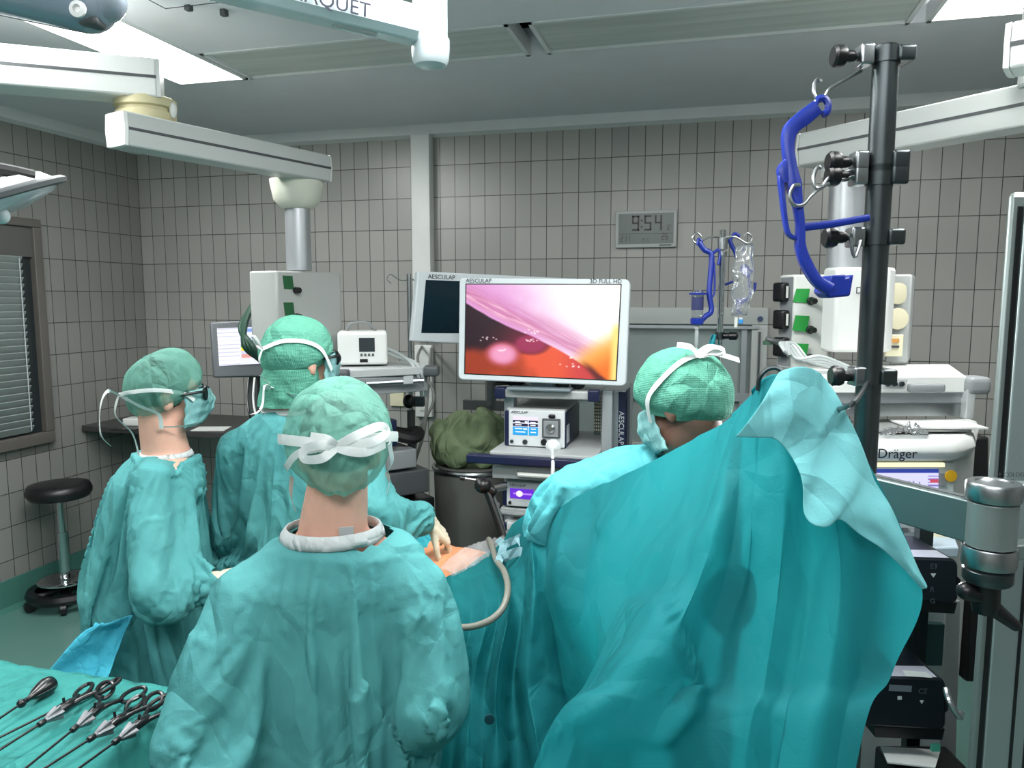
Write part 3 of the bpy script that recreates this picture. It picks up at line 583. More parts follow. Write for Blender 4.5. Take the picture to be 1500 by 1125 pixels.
tag(MB().tube([(fx(.82), yi - .045, fz(.93)), P(810, 680, 3.1), P(809, 700, 3.08), P(808, 720, 3.05), P(800, 760, 2.9)], .008, 8).build('gas_tube', mat('milky_tube', (220, 226, 226), .3)), 'milky tube hanging from the round filter of the touchscreen device', 'tube')
# lower device
jx0, jx1 = zx(742, 720, YT).x, zx(830, 720, YT).x; jz1, jz0 = zx(780, 706).z, zx(780, 745).z + .0
lw = trolley_device('light_source', 'white device with purple display and green ring on the lower trolley shelf', jx0, jx1, jz0, jz1, YT - .0, .36)
w_ = jx1 - jx0; h_ = jz1 - jz0; fx = lambda u: jx0 + w_ * u; fz = lambda v: jz1 - h_ * v
screen('display', (fx(.06), YT - .002, fz(.28)), (fx(.46), YT - .002, fz(.28)), (fx(.46), YT - .002, fz(.66)), (fx(.06), YT - .002, fz(.66)), lambda U, W: np.where(((((U - .4) / .14) ** 2 + ((W - .5) / .3) ** 2) < 1)[..., None], np.array((236, 220, 255)), np.where(((np.abs(W - .5) < .1) & (U > .15) & (U < .9))[..., None], np.array((170, 120, 236)), np.array((96, 40, 190)))), scr, lw, 40, 24)
MB().lathe([(.018, 0), (.032, .0), (.032, .008), (.018, .008)], (fx(.66), YT + .002, fz(.42)), (0, -1, 0), cap=False).build('light_ring', emis('green_glow', (60, 220, 120), 1.2), lw)
MB().ring((fx(.06), YT + .001, fz(.82)), (fx(.06), YT - .006, fz(.82)), .007).build('button', dsteel, lw)
text('brand_lettering', 'AESCULAP', (fx(.05), YT - .001, fz(.2)), (1, 0, 0), (0, 0, 1), .016, letter, lw)
kx0, kx1 = jx0, jx1; kz1 = zx(780, 757).z - .03
trolley_device('video_processor', 'white and navy device on the shelf below the purple display device', kx0, kx1, .82, kz1, YT, .36)
# things on the top shelf under the screen
bx_ = thing('cable_coil', 'black coiled cable on the trolley top shelf', 'cable', zx(748, 568, YT + .1))
for i in range(4):
    c_ = zx(745 + i * 3, 566, YT + .12); c_.z = zs1 + .012 + i * .009
    MB().tube([c_ + V((.07 * math.cos(t), .05 * math.sin(t), .004 * math.sin(3 * t + i))) for t in np.linspace(0, 2 * PI, 10)[:-1]], .006, 6, closed=True).build('loop', black, bx_)
MB().tube([zx(838, 566, YT + .1) + V((-.06, 0, 0)), zx(838, 566, YT + .05) + V((0, 0, .025)), zx(838, 566, YT + .1) + V((.06, 0, 0))], .02, 8)
_s = thing('glasses_pair', 'pair of black 3D glasses on the trolley top shelf', 'glasses', (zx(836, 570, YT + .1).x, YT + .1, zs1))
_gx = zx(836, 570, YT + .08).x
for sg in (-1, 1):
    MB().ell((_gx + sg * .034, YT + .06, zs1 + .022), (.032, .006, .02)).build('lens', black, _s)
    MB().tube([(_gx + sg * .068, YT + .06, zs1 + .03), (_gx + sg * .065, YT + .13, zs1 + .03), (_gx + sg * .05, YT + .17, zs1 + .012)], .004, 6).build('temple', black, _s)
# ------------------------------------------------------------ the big bright monitor
mm = thing('surgical_monitor', 'big bright white-framed monitor showing a pink and orange laparoscopy picture', 'monitor', (zx(800, 572, YT + .2).x, YT + .2, zs1))
TL, TR, BR, BL = P(673, 407, 3.32), P(923, 409, 3.14), P(917, 566, 3.14), P(671, 556, 3.32)
nr = (TR - TL).cross(BL - TL).normalized(); nr = nr if nr.dot(FH) > 0 else -nr
def rrect(TL, TR, BR, BL, r):
    ux = (TR - TL); uy = (BL - TL); W = ux.length; H = uy.length; pts = []
    for cu, cv, a0 in ((r, r, PI), (W - r, r, 1.5 * PI), (W - r, H - r, 0), (r, H - r, .5 * PI)):
        for k in range(6): t = a0 + PI / 2 * k / 5; pts.append(((cu + r * math.cos(t)) / W, (cv + r * math.sin(t)) / H))
    return [TL * (1 - u) * (1 - v) + TR * u * (1 - v) + BR * u * v + BL * (1 - u) * v for u, v in pts]
MB().prism(rrect(TL, TR, BR, BL, .022), nr * .055).build('housing', bez, mm, bevel=.005)
q = lambda u, v, o=-.002: TL * (1 - u) * (1 - v) + TR * u * (1 - v) + BR * u * v + BL * (1 - u) * v + nr * o
def fbm(U, W, sx, sy, seed=0, oct=4):
    rs = np.random.RandomState(seed); out = np.zeros_like(U); amp = 1; tot = 0
    for o in range(oct):
        nx_, ny_ = int(sx * 2 ** o) + 2, int(sy * 2 ** o) + 2; g = rs.rand(ny_ + 1, nx_ + 1)
        x = U * (nx_ - 1); y = W * (ny_ - 1); i = np.clip(x.astype(int), 0, nx_ - 1); j = np.clip(y.astype(int), 0, ny_ - 1); fx_ = x - i; fy_ = y - j; fx_ = fx_ * fx_ * (3 - 2 * fx_); fy_ = fy_ * fy_ * (3 - 2 * fy_)
        out += amp * ((g[j, i] * (1 - fx_) + g[j, i + 1] * fx_) * (1 - fy_) + (g[j + 1, i] * (1 - fx_) + g[j + 1, i + 1] * fx_) * fy_); tot += amp; amp *= .5
    return out / tot
def sst(a, b, x): t = np.clip((x - a) / (b - a), 0, 1); return t * t * (3 - 2 * t)
def lap(U, W):
    n = fbm(U, W, 4, 3, 1) - .5; n2 = fbm(U, W, 10, 6, 7) - .5
    mix = lambda A, B, t: A * (1 - t[..., None]) + B * t[..., None]
    c = lambda *a: np.ones(U.shape + (3,)) * np.array(a, float)
    # pale membrane, brightest at the upper right
    im = mix(c(214, 150, 204), c(244, 226, 238), sst(.10, .58, U - .45 * W + .2 * n))
    im = mix(im, c(252, 248, 240), sst(.55, .85, U - .25 * W))
    # lower limit of the pink fold
    edge = .215 + .80 * U + .02 * np.sin(U * 8) + .03 * n
    st_ = fbm(np.clip(U * .8, 0, 1), np.clip(W - .8 * U + .5 + .05 * n, 0, 1), 5, 30, 3, 3) - .5
    band = sst(.0, .10, edge - W + .0) * (1 - sst(.10, .36, edge - W))
    im = mix(im, c(186, 104, 146), np.clip(band * .75 + band * st_ * 1.2, 0, 1))
    im = mix(im, c(246, 206, 226), np.clip(band * (st_ - .02) * 2.6, 0, .75))
    # orange right side
    ro = sst(.0, .2, (U - .80) + (W - .55) * .45 + .12 * n) * sst(.42, .66, W + .3 * (U - .85) + .05 * n)
    im = mix(im, c(246, 176, 84), ro); im = mix(im, c(234, 110, 26), sst(.2, .55, (U - .66) * .9 + (W - .62)) * ro)
    im = mix(im, c(252, 214, 120), sst(.94, .99, U) * sst(.35, .5, W))
    # dark cavity and red floor under the fold
    below = sst(-.012, .015, W - edge) * (1 - sst(.90, .96, U))
    cav = mix(c(36, 10, 24), c(120, 28, 52), sst(.1, .62, U + .5 * (W - .5) + .25 * n))
    flo = mix(c(150, 52, 26), c(222, 84, 52), sst(.15, .6, U + .4 * n + .3 * n2)); flo = mix(flo, c(196, 60, 60), sst(.6, .8, U))
    fe = .70 + .03 * np.sin(U * 9) - .14 * sst(.45, .7, U)
    inn = mix(cav, flo, sst(-.05, .08, W - fe + .06 * n2))
    # rounded pink lobe and plum lobe
    l2 = ((U - .44) / .13) ** 2 + ((W - .65) / .12) ** 2; inn = mix(inn, mix(c(150, 40, 80), c(96, 20, 44), sst(.3, 1, l2)), (1 - sst(.45, 1.3, l2)))
    l1 = ((U - .255) / .115) ** 2 + ((W - .77) / .135) ** 2; inn = mix(inn, mix(c(226, 150, 186), c(186, 84, 100), sst(.1, 1, l1)), (1 - sst(.45, 1.5, l1)))
    dk = (1 - sst(.0, .14, np.hypot((U - .95) * 1.2, W - .99))); inn = mix(inn, c(60, 14, 16), dk * .8)
    im = mix(im, inn, below)
    dr = np.exp(-(((U - .84 - (W - .9) * .6) / .03) ** 2)) * sst(.78, .92, W); im = mix(im, c(70, 16, 18), dr * .8)
    for (u, v, s_, k) in ((.43, .61, .035, 9), (.16, .60, .04, 7), (.245, .73, .025, 6), (.71, .87, .04, 8), (.45, .52, .04, 8), (.73, .79, .03, 4)):
        r2 = np.random.RandomState(int(u * 1000))
        for _ in range(k):
            a, b = u + r2.randn() * s_ * .7, v + r2.randn() * s_ * .28
            im = mix(im, c(255, 238, 236), np.exp(-(((U - a) / .006) ** 2 + ((W - b) / .006) ** 2)))
    return im
screen('display', q(.045, .065), q(.948, .055), q(.94, .945), q(.045, .935), lap, screen_mat('operation_picture', 1.12), mm, 300, 180)
MB().slab(q(.038, .055, -.0012), q(.955, .045, -.0012), q(.947, .955, -.0012), q(.038, .945, -.0012), nr * .004).build('display_border', black, mm, smooth=False)
text('brand_lettering', 'AESCULAP', q(.04, .045, -.002), TR - TL, TL - BL, .025, letter, mm)
text('model_lettering', '3D FULL HD', q(.955, .04, -.002), TR - TL, TL - BL, .025, letter, mm, align='RIGHT')
_c = (BL + BR) / 2 + nr * .07
bxp(MB(), _c.x - .05, _c.x + .05, _c.y - .02, _c.y + .05, zs1, _c.z + .15).build('stand_neck', mat('stand_grey', (120, 134, 140), .4), mm)
bxp(MB(), _c.x - .14, _c.x + .14, _c.y - .1, _c.y + .12, zs1, zs1 + .012).build('stand_foot', mat('stand_grey', (120, 134, 140), .4), mm)
# ------------------------------------------------------------ bin with green bundle, equipment stack, camera holder
bn = thing('linen_bin', 'grey sack stand under the crumpled olive green cloth', 'bin', at(P(695, 700, 3.95), 0))
bc = at(P(693, 700, 3.95), 0)
MB().lathe([(.17, .02), (.19, .3), (.2, .7), (.205, .95), (.19, 1.0)], bc, n=28).build('sack', mat('grey_sack', (92, 94, 90), .6, var=.1, bump=.4, bscale=9), bn)
MB().tube([bc + V((.205 * math.cos(t), .205 * math.sin(t), .98)) for t in np.linspace(0, 2 * PI, 16)[:-1]], .012, 8, closed=True).build('hoop', steel, bn)
olive = cloth_mat('olive_cloth', (142, 158, 122), (112, 130, 98), trans=0, crease=1.0, scale=12)
def lump(name, c, r, mt, seed, label, cat, fold=.16, rings=64, seg=110, R=None):
    mb = MB(); mb.ell((0, 0, 0), (1, 1, 1), n=seg, m=rings); o_ = V((seed * 3.1, seed * 1.7, 0))
    for i, p in enumerate(mb.v):
        d = V(p); k = 1 - abs(noise.noise(d * 1.7 + o_)) * fold - .20 * (1 - abs(math.sin(7 * noise.noise(d * 1.1 + o_) + 4 * d.z + 1.5 * d.x))) ** 2.2 - .08 * (1 - abs(math.sin(11 * noise.noise(d * 1.5 - o_) + 3 * d.x))) ** 2 + .12
        mb.v[i] = tuple(V(c) + V((d.x * r[0] * k, d.y * r[1] * k, max(-.75, d.z) * r[2] * k)))
    return tag(mb.build(name, mt, ang=180), label, cat)
_b = P(690, 640, 3.9)
mb = MB(); bq = V((_b.x, _b.y, 1.11)); mb.ell(bq, (.19, .17, .15), n=40, m=24)
rs_ = np.random.RandomState(21)
for i in range(17):
    a0 = rs_.uniform(-2.6, .4); e0_ = rs_.uniform(-.5, .9); da = rs_.uniform(.7, 1.6) * (1 if i % 2 else -1); de = rs_.uniform(-.8, .8); pts = []
    for k in range(7):
        a = a0 + da * k / 6; e = e0_ + de * k / 6 + .25 * math.sin(k * 1.3 + i); pts.append(bq + V((.195 * math.cos(a) * math.cos(e), .175 * math.sin(a) * math.cos(e), .155 * math.sin(e))))
    r_ = rs_.uniform(.02, .036); mb.tube(pts, [r_ * .5, r_, r_ * 1.1, r_, r_ * .4], 10, flat=1.5)
OLIVE = (mb, olive)
eq = thing('equipment_cart', 'dark cart of grey boxes behind the nurse, left of the grey sack stand', 'cart', at(P(600, 700, 3.55), 0))
E0 = at(P(568, 660, 3.5), 0); E1 = at(P(628, 660, 3.62), 0); ed = (E1 - E0).normalized(); eR = Matrix((ed, V((-ed.y, ed.x, 0)), V((0, 0, 1)))).transposed(); L = (E1 - E0).length
def ebx(name, m, z0, z1, s0, s1, dep=.4, y=0, bev=.008): return MB().box(E0 + ed * (s0 + s1) / 2 + eR @ V((0, dep / 2 + y, 0)) + V((0, 0, (z0 + z1) / 2)), (s1 - s0, dep, z1 - z0), R=eR, bev=bev).build(name, m, eq)
ebx('upper_box', greyp, 1.05, 1.14, 0, L * .7); ebx('lower_box', dgrey, .92, 1.035, 0, L + .0); ebx('frame', black, .1, .89, .0, L + .03); ebx('side_unit', navy, 1.165, 1.29, -.02, .05, .2)
_ec = E0 + ed * (L * .6) + eR @ V((0, .15, 0)) + V((0, 0, 1.19))
MB().tube([_ec + V((.1 * math.cos(t), .07 * math.sin(t), .01 * math.sin(t * 3))) for t in np.linspace(0, 2 * PI, 14)[:-1]], .03, 8, closed=True).build('coiled_hose', rubber, eq)
for x in (.04, L - .03):
    for y in (.05, .33): MB().ell(E0 + ed * x + eR @ V((0, y, 0)) + V((0, 0, .05)), (.05, .05, .05)).build('caster', black, eq)
ch = thing('camera_holder', 'black articulated holding arm with silver tip left of the trolley', 'holding arm', at(P(735, 780, 2.9), .9))
MB().tube([P(677, 700, 2.95), P(698, 703, 2.95)], .006, 8).build('tip', steel, ch)
MB().ring(P(674, 699.5, 2.95), P(681, 701, 2.95), .009).build('tip_end', black, ch)
MB().ell(P(708, 711, 2.95), (.035, .035, .032)).caps(P(703, 706, 2.95), P(722, 720, 2.95), .02, .018).build('joint', black, ch)
MB().tube([P(712, 716, 2.95), P(732, 770, 2.92), P(741, 798, 2.9)], .014, 8, smooth=False).build('arm', black, ch)
MB().tube([P(718, 714, 2.97), P(733, 758, 2.95), P(740, 790, 2.92)], .009, 8, smooth=False).build('arm_strut', dgrey, ch)
MB().ring(P(722, 716, 2.95), P(740, 713, 3.0), .014, n=12).build('joint_pin', steel, ch)
MB().ring(P(741, 796, 2.9), at(P(741, 798, 2.9), .02), .018, n=12).lathe([(.14, 0), (.14, .02), (.03, .04)], at(P(741, 798, 2.9), 0)).build('post', dsteel, ch)
# ------------------------------------------------------------ stool
st_c = at(onZ(98, 884, 0), 0)
sl = thing('stool', 'black round stool with chrome post and foot ring by the left wall', 'stool', st_c)
MB().lathe([(.10, .665), (.16, .668), (.176, .69), (.178, .715), (.165, .745), (.12, .752), (.001, .755)], st_c, n=40).build('seat', leather, sl, ang=60)
MB().ring(st_c + V((0, 0, .12)), st_c + V((0, 0, .45)), .03, n=20).ring(st_c + V((0, 0, .45)), st_c + V((0, 0, .67)), .022, n=20).build('post', chrome, sl)
MB().lathe([(.03, .16), (.06, .175), (.13, .17), (.15, .16), (.15, .152), (.13, .155), (.05, .152)], st_c, n=40, cap=False).build('foot_plate', chrome, sl)
MB().lathe([(.16, .06), (.205, .06), (.215, .085), (.205, .11), (.16, .11)], st_c, n=40, cap=False).lathe([(.03, .06), (.05, .13)], st_c).build('base_ring', black, sl)
for k in range(5):
    t = 2 * PI * k / 5 + .4; d = V((math.cos(t), math.sin(t), 0))
    MB().tube([st_c + V((0, 0, .1)), st_c + d * .2 + V((0, 0, .085))], .02, 8).build('spoke', black, sl)
    MB().ring(st_c + d * .19 + V((0, 0, .036)) - basis(d).col[0] * .014, st_c + d * .19 + V((0, 0, .036)) + basis(d).col[0] * .014, .034, n=16).build('caster', black, sl)
# ------------------------------------------------------------ drip stand by the hatch
def blue_holder_path(mb, pts, r=.011, flat=.7): mb.tube(pts, r, 10, flat=flat)
dp = 3.0
ds = thing('drip_stand', 'shiny drip stand with wire hooks in front of the glazed hatch', 'drip stand', at(P(1056, 520, dp), 0))
_b = P(1056, 440, dp); ztop = P(1058, 338, dp).z; dsb = _b
MB().ring(at(_b, 0.05), at(_b, ztop), .0125, n=16).build('pole', chrome, ds)
MB().ring(at(_b, ztop - .075), at(_b, ztop - .03), .019, n=16).ring(at(_b, ztop - .1), at(_b, ztop - .085), .018, n=16).build('collar', steel, ds)
hk = P(1058, 347, dp)
def hook(mb, a, d, L, r=.0035, rr=.02):
    e = a + d * L; c = e + V((0, 0, -rr * .2))
    mb.tube([a, a + d * L * .5 + V((0, 0, .005)), e + V((0, 0, -rr)), e + d * rr + V((0, 0, 0)), e + V((0, 0, rr)), e - d * rr * .8 + V((0, 0, rr * .3))], r, 8)
    return e
mb = MB(); eL = hook(mb, hk + V((0, 0, -.005)), -RH, .1); mb.build('hook', steel, ds)
mb = MB(); eR_ = hook(mb, hk + V((0, 0, -.005)), RH, .1); mb.build('hook', steel, ds)
MB().lathe([(.012, 0), (.012, .02), (.016, .022), (.016, .05), (.008, .056)], P(1060, 492, dp), RH - FH * .4, 14).build('clamp_knob', black, ds)
MB().ring(at(_b, P(1060, 492, dp).z - .015), at(_b, P(1060, 492, dp).z + .015), .02, n=16).build('clamp_ring', dsteel, ds)
for k in range(5):
    t = 2 * PI * k / 5; d = V((math.cos(t), math.sin(t), 0)); MB().tube([at(_b, .1), at(_b + d * .26, .06)], .014, 8).ell(at(_b + d * .26, .03), (.03, .03, .03)).build('leg', dsteel, ds)
# blue bottle holder hanging on the left hook, bottle in it
def holder(name, label, pts, r, cups, par_loc, extra=(), group=None):
    t = thing(name, label, 'bottle holder', par_loc, 0, group)
    mb = MB()
    for p, rr in pts: mb.tube(p, rr, 10)
    mb.build('frame', bluep, t)
    return t
dq = dp - .03
Q = lambda x, y, d=dq: P(x, y, d)
h1 = holder('bottle_holder', 'small blue holder with an upturned glass bottle on the drip stand', [
    ([Q(1024, 355), Q(1032, 366), Q(1042, 373), Q(1041, 400), Q(1039, 430), Q(1042, 455), Q(1034, 463), Q(1027, 470)], .011),
    ([Q(1046, 385), Q(1047, 410), Q(1046, 430), Q(1042, 436)], .004), ([Q(1042, 373), Q(1052, 366), Q(1055, 372), Q(1052, 388)], .006),
    ([Q(1021, 359), Q(1023, 350), Q(1028, 354), Q(1026, 360)], .005)], .011, None, Q(1035, 470))
_bt = Q(1021, 472); _bt2 = Q(1021, 430)
MB().lathe([(.024, 0), (.026, .01), (.026, .022), (.024, .024)], at(_bt, _bt.z - .008), n=24).build('lower_cup', bluep, h1)
MB().lathe([(.02, 0), (.034, .001), (.034, .008), (.02, .009)], at(_bt, Q(1021, 432).z), n=24, cap=False).build('upper_ring', bluep, h1)
bo = thing('infusion_bottle', 'clear infusion bottle with dark label upside down in the blue holder', 'bottle', _bt)
MB().lathe([(.001, 0), (.010, .0), (.011, .01), (.022, .022), (.023, .03), (.023, .115), (.018, .124), (.001, .126)], at(_bt, _bt.z + .001), n=28).build('glass', mat('bottle_glass', (225, 235, 240), .06, trans=.9), bo)
_pp = [(.0236, 0), (.0236, .05)]
MB().lathe(_pp, at(_bt, _bt.z + .048), n=28, cap=False).build('label_band', mat('bottle_label', (44, 50, 92), .5, var=.3, vscale=40), bo)
dr = thing('drip_line', 'drip chamber and clear line below the infusion bottle', 'drip line', Q(1021, 480))
MB().lathe([(.004, .0), (.009, -.01), (.009, -.016), (.006, -.02), (.0075, -.03), (.0075, -.075), (.004, -.085), (.003, -.1)], at(_bt, _bt.z - .01), n=14).build('drip_chamber', hose, dr)
MB().tube([at(_bt, _bt.z - .1), Q(1024, 520), Q(1026, 560), Q(1030, 640)], .003, 6).build('line', hose, dr)
# second blue holder behind the bag + the bag
h2 = holder('bottle_holder', 'small blue bottle holder behind the clear fluid bag on the drip stand', [
    ([Q(1068, 350, dp + .04), Q(1072, 360, dp + .04), Q(1078, 372, dp + .04), Q(1084, 400, dp + .04), Q(1080, 430, dp + .04), Q(1088, 445, dp + .04), Q(1090, 455, dp + .04)], .009),
    ([Q(1070, 352, dp + .04), Q(1076, 342, dp + .04), Q(1084, 346, dp + .04)], .006), ([Q(1062, 417, dp + .04), Q(1085, 408, dp + .04)], .005),
    ([Q(1090, 440, dp + .04), Q(1104, 425, dp + .04), Q(1106, 414, dp + .04)], .006)], .01, None, Q(1080, 440, dp + .04))
bg = thing('fluid_bag', 'clear crinkled fluid bag hanging on the right hook of the drip stand', 'fluid bag', Q(1086, 420, dp - .06))
pts = []
for i in range(30):
    v = i / 29; y = 357 + 105 * v; half = 11.5 + 4 * math.sin(v * PI) + 1.2 * math.sin(v * 21); cx = 1092 - 8 * v
    row = []
    for j in range(24):
        t = 2 * PI * j / 24; n_ = noise.noise(V((math.cos(t) * 1.5, math.sin(t) * 1.5, v * 6)))
        row.append(Q(cx, y, dp - .06) + RH * (half / FPX * dp) * (1 + .08 * n_) * math.cos(t) + FH * (.022 * math.sin(v * PI) ** .4 + .012 * n_) * math.sin(t))
    pts.append(row)
MB().loft(pts).build('bag', film, bg, ang=180)
MB().box(Q(1078, 472, dp - .06), (.012, .012, .04)).box(Q(1085, 470, dp - .06), (.012, .012, .026)).build('ports', offwhite, bg)
MB().ring(Q(1085, 468, dp - .07), Q(1085, 474, dp - .07), .009).build('cap', mat('cyan_cap', (50, 140, 210), .4), bg)
tq = cloth_mat('cyan_cloth', (66, 178, 190), (48, 154, 170), trans=.15, crease=1.0)
mb = MB(); g = []
for i in range(12):
    v = i / 11; g.append([Q(1049 - 16 * (1 - u) * (.4 + .6 * v) - 4 * v, 490 + 34 * v + 12 * (1 - u) * v, dp - .02 + .02 * math.sin(6 * u + 3 * v)) for u in np.linspace(0, 1, 10)])
tag(mb.grid(g).build('cloth_tag', tq, ang=180, solid=.002), 'small turquoise cloth clipped to the drip stand above the right surgeon', 'cloth')
# ------------------------------------------------------------ right pendant
rp = thing('supply_pendant', 'white ceiling pendant with column and supply boxes behind the dark steel pole', 'ceiling pendant', P(1240, 300, 2.95))
a0 = P(1184, 218, 2.98); a1 = P(1560, 152, 2.22); a0.z = a1.z = (a0.z + a1.z) / 2
beam('lower_arm', a0, a1, .115, .125, beamm, rp, white)
cc = P(1240, 300, 2.95); cc.z = a0.z - .06
MB().lathe([(.066, -.06), (.095, -.05), (.1, -.02), (.105, 0)], cc, n=36).build('column_collar', white, rp)
MB().ring(at(cc, 1.9), at(cc, cc.z - .03), .066, n=36).build('column', alu, rp)
MB().ring(at(a1 - RH * .05, a1.z + .05), at(a1 - RH * .05, ZC), .08, n=24).build('ceiling_post', white, rp)
box3 = lambda q, z0, z1: MB().prism([at(p, z0) for p in q], (0, 0, z1 - z0))
zA1, zA0 = P(1160, 403, 2.95).z, P(1160, 540, 2.95).z
A = [P(1141, 450, 2.98), P(1161, 450, 2.9), P(1216, 450, 2.9), P(1222, 450, 3.15), P(1150, 450, 3.2)]
bA = box3(A, zA0, zA1).build('supply_box', offwhite, rp, bevel=.008, ang=30)
dA = (A[0] - A[1]); pA = A[1]
MB().prism([at(pA + dA * .05 - FH * .003, zA0 + .01), at(pA + dA * .97 - FH * .003, zA0 + .01), at(pA + dA * .97 - FH * .003, zA1 - .01), at(pA + dA * .05 - FH * .003, zA1 - .01)], -FH * .002).build('side_plate', greyp, rp, smooth=False)
e_ = (A[2] - A[1]).normalized(); n_ = -FH
for i, (lx, ly) in enumerate(((1164, 420), (1163, 462), (1162, 503))):
    a, b, c, d = P(lx + 3, ly, 2.892), P(lx + 23, ly + 1, 2.892), P(lx + 19, ly + 24 - 3 * (i == 2), 2.892), P(lx - 2, ly + 22, 2.892)
    MB().slab(a, b, c, d, FH * .004).build('label_plate', greenl, rp, smooth=False)
    _o = P(lx + 23, ly + 21, 2.895); MB().lathe([(.016, 0), (.016, .012), (.011, .014), (.008, .03), (.012, .034), (.011, .045)], _o, -FH, 18).build('gas_outlet', black, rp)
    _o = P(1144, 428 + 40 * i, 2.94); MB().box(_o, (.038, .06, .075), rz=YAW + .4, bev=.012).build('wall_outlet', black, rp)
    MB().box(_o + RH * .012 - FH * .034, (.008, .004, .045), rz=YAW + .4).build('outlet_label', offwhite, rp, smooth=False)
MB().tube([P(1122, 497, 2.9), P(1134, 500, 2.9), P(1145, 503, 2.92)], .012, 8).build('hose_connector', dgrey, rp)
MB().box(P(1127, 502, 2.9), (.05, .012, .016), rz=YAW + .3).build('green_lever', mat('dull_green', (60, 96, 74), .5), rp)
zB1, zB0 = P(1258, 392, 2.75).z, P(1258, 516, 2.75).z
Bq = [P(1205, 450, 2.80), P(1224, 450, 2.72), P(1300, 450, 2.72), P(1309, 450, 2.76), P(1306, 450, 3.0), P(1216, 450, 3.05)]
box3(Bq, zB0, zB1).build('front_cover', white, rp, bevel=.012, ang=30)
text('brand_lettering', 'Dräger', P(1253, 430, 2.70), RH, (0, 0, 1), .034, letter, rp)
C4 = [P(1300, 450, 2.93), P(1334, 450, 2.90), P(1338, 450, 3.05), P(1300, 450, 3.08)]
box3(C4, P(1320, 532, 2.92).z, P(1320, 402, 2.92).z).build('socket_plate', lgrey, rp, bevel=.008, ang=30)
for y in (430, 467): MB().lathe([(.042, 0), (.041, .006), (.03, .008), (.001, .009)], P(1315, y, 2.905), -FH + RH * .08, 28).build('blank_socket', creamp, rp)
MB().box(P(1309, 506, 2.895), (.07, .012, .085), rz=YAW, bev=.006).build('data_socket', creamp, rp)
MB().box(P(1311, 499, 2.885), (.03, .006, .015), rz=YAW).build('port', mat('orange_port', (206, 150, 80), .5), rp)
MB().box(P(1311, 508, 2.885), (.03, .006, .009), rz=YAW).build('port', dgrey, rp)
# shelf of the right pendant
zs = P(1400, 547, 2.62).z
S = [P(1180, 560, 2.5), P(1416, 553, 2.52), P(1390, 540, 3.0), P(1180, 540, 3.0)]
box3(S, zs - .055, zs).build('shelf', white, rp, bevel=.004)
MB().box(at(P(1425, 560, 2.54), zs - .03), (.08, .09, .06), rz=YAW, bev=.02).build('corner_bumper', greyp, rp)
MB().box(at(P(1357, 560, 2.49), zs - .035), (.12, .03, .03), rz=YAW, bev=.012).build('shelf_handle', greyp, rp)
s0 = P(1200, 580, 2.52); s1 = P(1412, 580, 2.54)
for zz, hh, m_ in ((P(1300, 583, 2.52).z, .05, alu), (P(1300, 601, 2.52).z, .045, steel)): MB().prism([at(s0, zz - hh / 2), at(s1, zz - hh / 2), at(s1, zz + hh / 2), at(s0, zz + hh / 2)], FH * .03).build('rail', m_, rp, smooth=False)
MB().box(at(P(1417, 590, 2.53), P(1417, 589, 2.53).z), (.028, .04, .11), rz=YAW, bev=.004).build('rail_end', lgrey, rp)
MB().slab(P(1288, 556, 2.485), P(1330, 556, 2.485), P(1326, 570, 2.485), P(1292, 570, 2.485), FH * .004).build('hook_plate', lgrey, rp, smooth=False)
for x in (1299, 1309, 1319): MB().lathe([(.004, 0), (.009, .006), (.009, .012), (.004, .014)], P(x, 562, 2.486), -FH, 10).build('rail_hook', dsteel, rp)
# tubes lying on the shelf
for i in range(4):
    tag(MB().tube([P(1150 + 2 * i, 515 + 2 * i, 2.6), P(1143 + 4 * i, 503, 2.62), P(1152 + 5 * i, 507, 2.62), P(1168 + 6 * i, 526 + i, 2.6), P(1200 + 4 * i, 522 + 5 * i, 2.6), P(1232, 533 + 4 * i, 2.6), P(1246, 541 + i, 2.6), P(1225, 545 + i, 2.6), P(1170, 541 + 2 * i, 2.58)], .007, 8).build('tube', hose), 'clear tube in the loose coil on the white shelf above the drape peak', 'tube', 'clear coiled tubes on the white shelf')
# ------------------------------------------------------------ anaesthesia machine
an = thing('anaesthesia_machine', 'white anaesthesia machine with monitor screen behind the steel arm', 'anaesthesia machine', at(P(1340, 800, 2.35), 0))
an_d = 2.3
def pl(x0, y0, x1, y1, d, dep, name, m, par, bev=.006): return MB().slab(P(x0, y0, d), P(x1, y0, d), P(x1, y1, d), P(x0, y1, d), FH * dep).build(name, m, par, bevel=bev, ang=30)
zt1 = P(1340, 645, an_d).z; zt0 = P(1340, 676, an_d).z
F = [P(1225, 660, an_d - .02), P(1408, 660, an_d - .02), P(1428, 660, an_d + .06), P(1432, 660, an_d + .45), P(1240, 660, an_d + .45)]
box3(F, zt0, zt1).build('top_housing', white, an, bevel=.03, ang=30)
text('brand_lettering', 'Dräger', P(1285, 671, an_d - .023), RH, (0, 0, 1), .042, letter, an)
F2 = [P(1235, 660, an_d + .03), P(1402, 660, an_d + .03), P(1424, 660, an_d + .08), P(1428, 660, an_d + .42), P(1250, 660, an_d + .42)]
box3(F2, .12, zt0).build('body', white, an, bevel=.01, ang=30)
MB().slab(P(1240, 678, an_d + .02), P(1398, 678, an_d + .02), P(1398, 790, an_d + .02), P(1240, 790, an_d + .02), FH * .03).build('front_panel', mat('anaesthesia_panel', (198, 206, 206), .4), an, bevel=.004)
MB().slab(P(1250, 678.5, an_d + .015), P(1384, 678.5, an_d + .015), P(1384, 684, an_d + .015), P(1250, 684, an_d + .015), FH * .01).build('light_strip', emis('warm_strip', (244, 240, 200), 1.1), an, smooth=False)
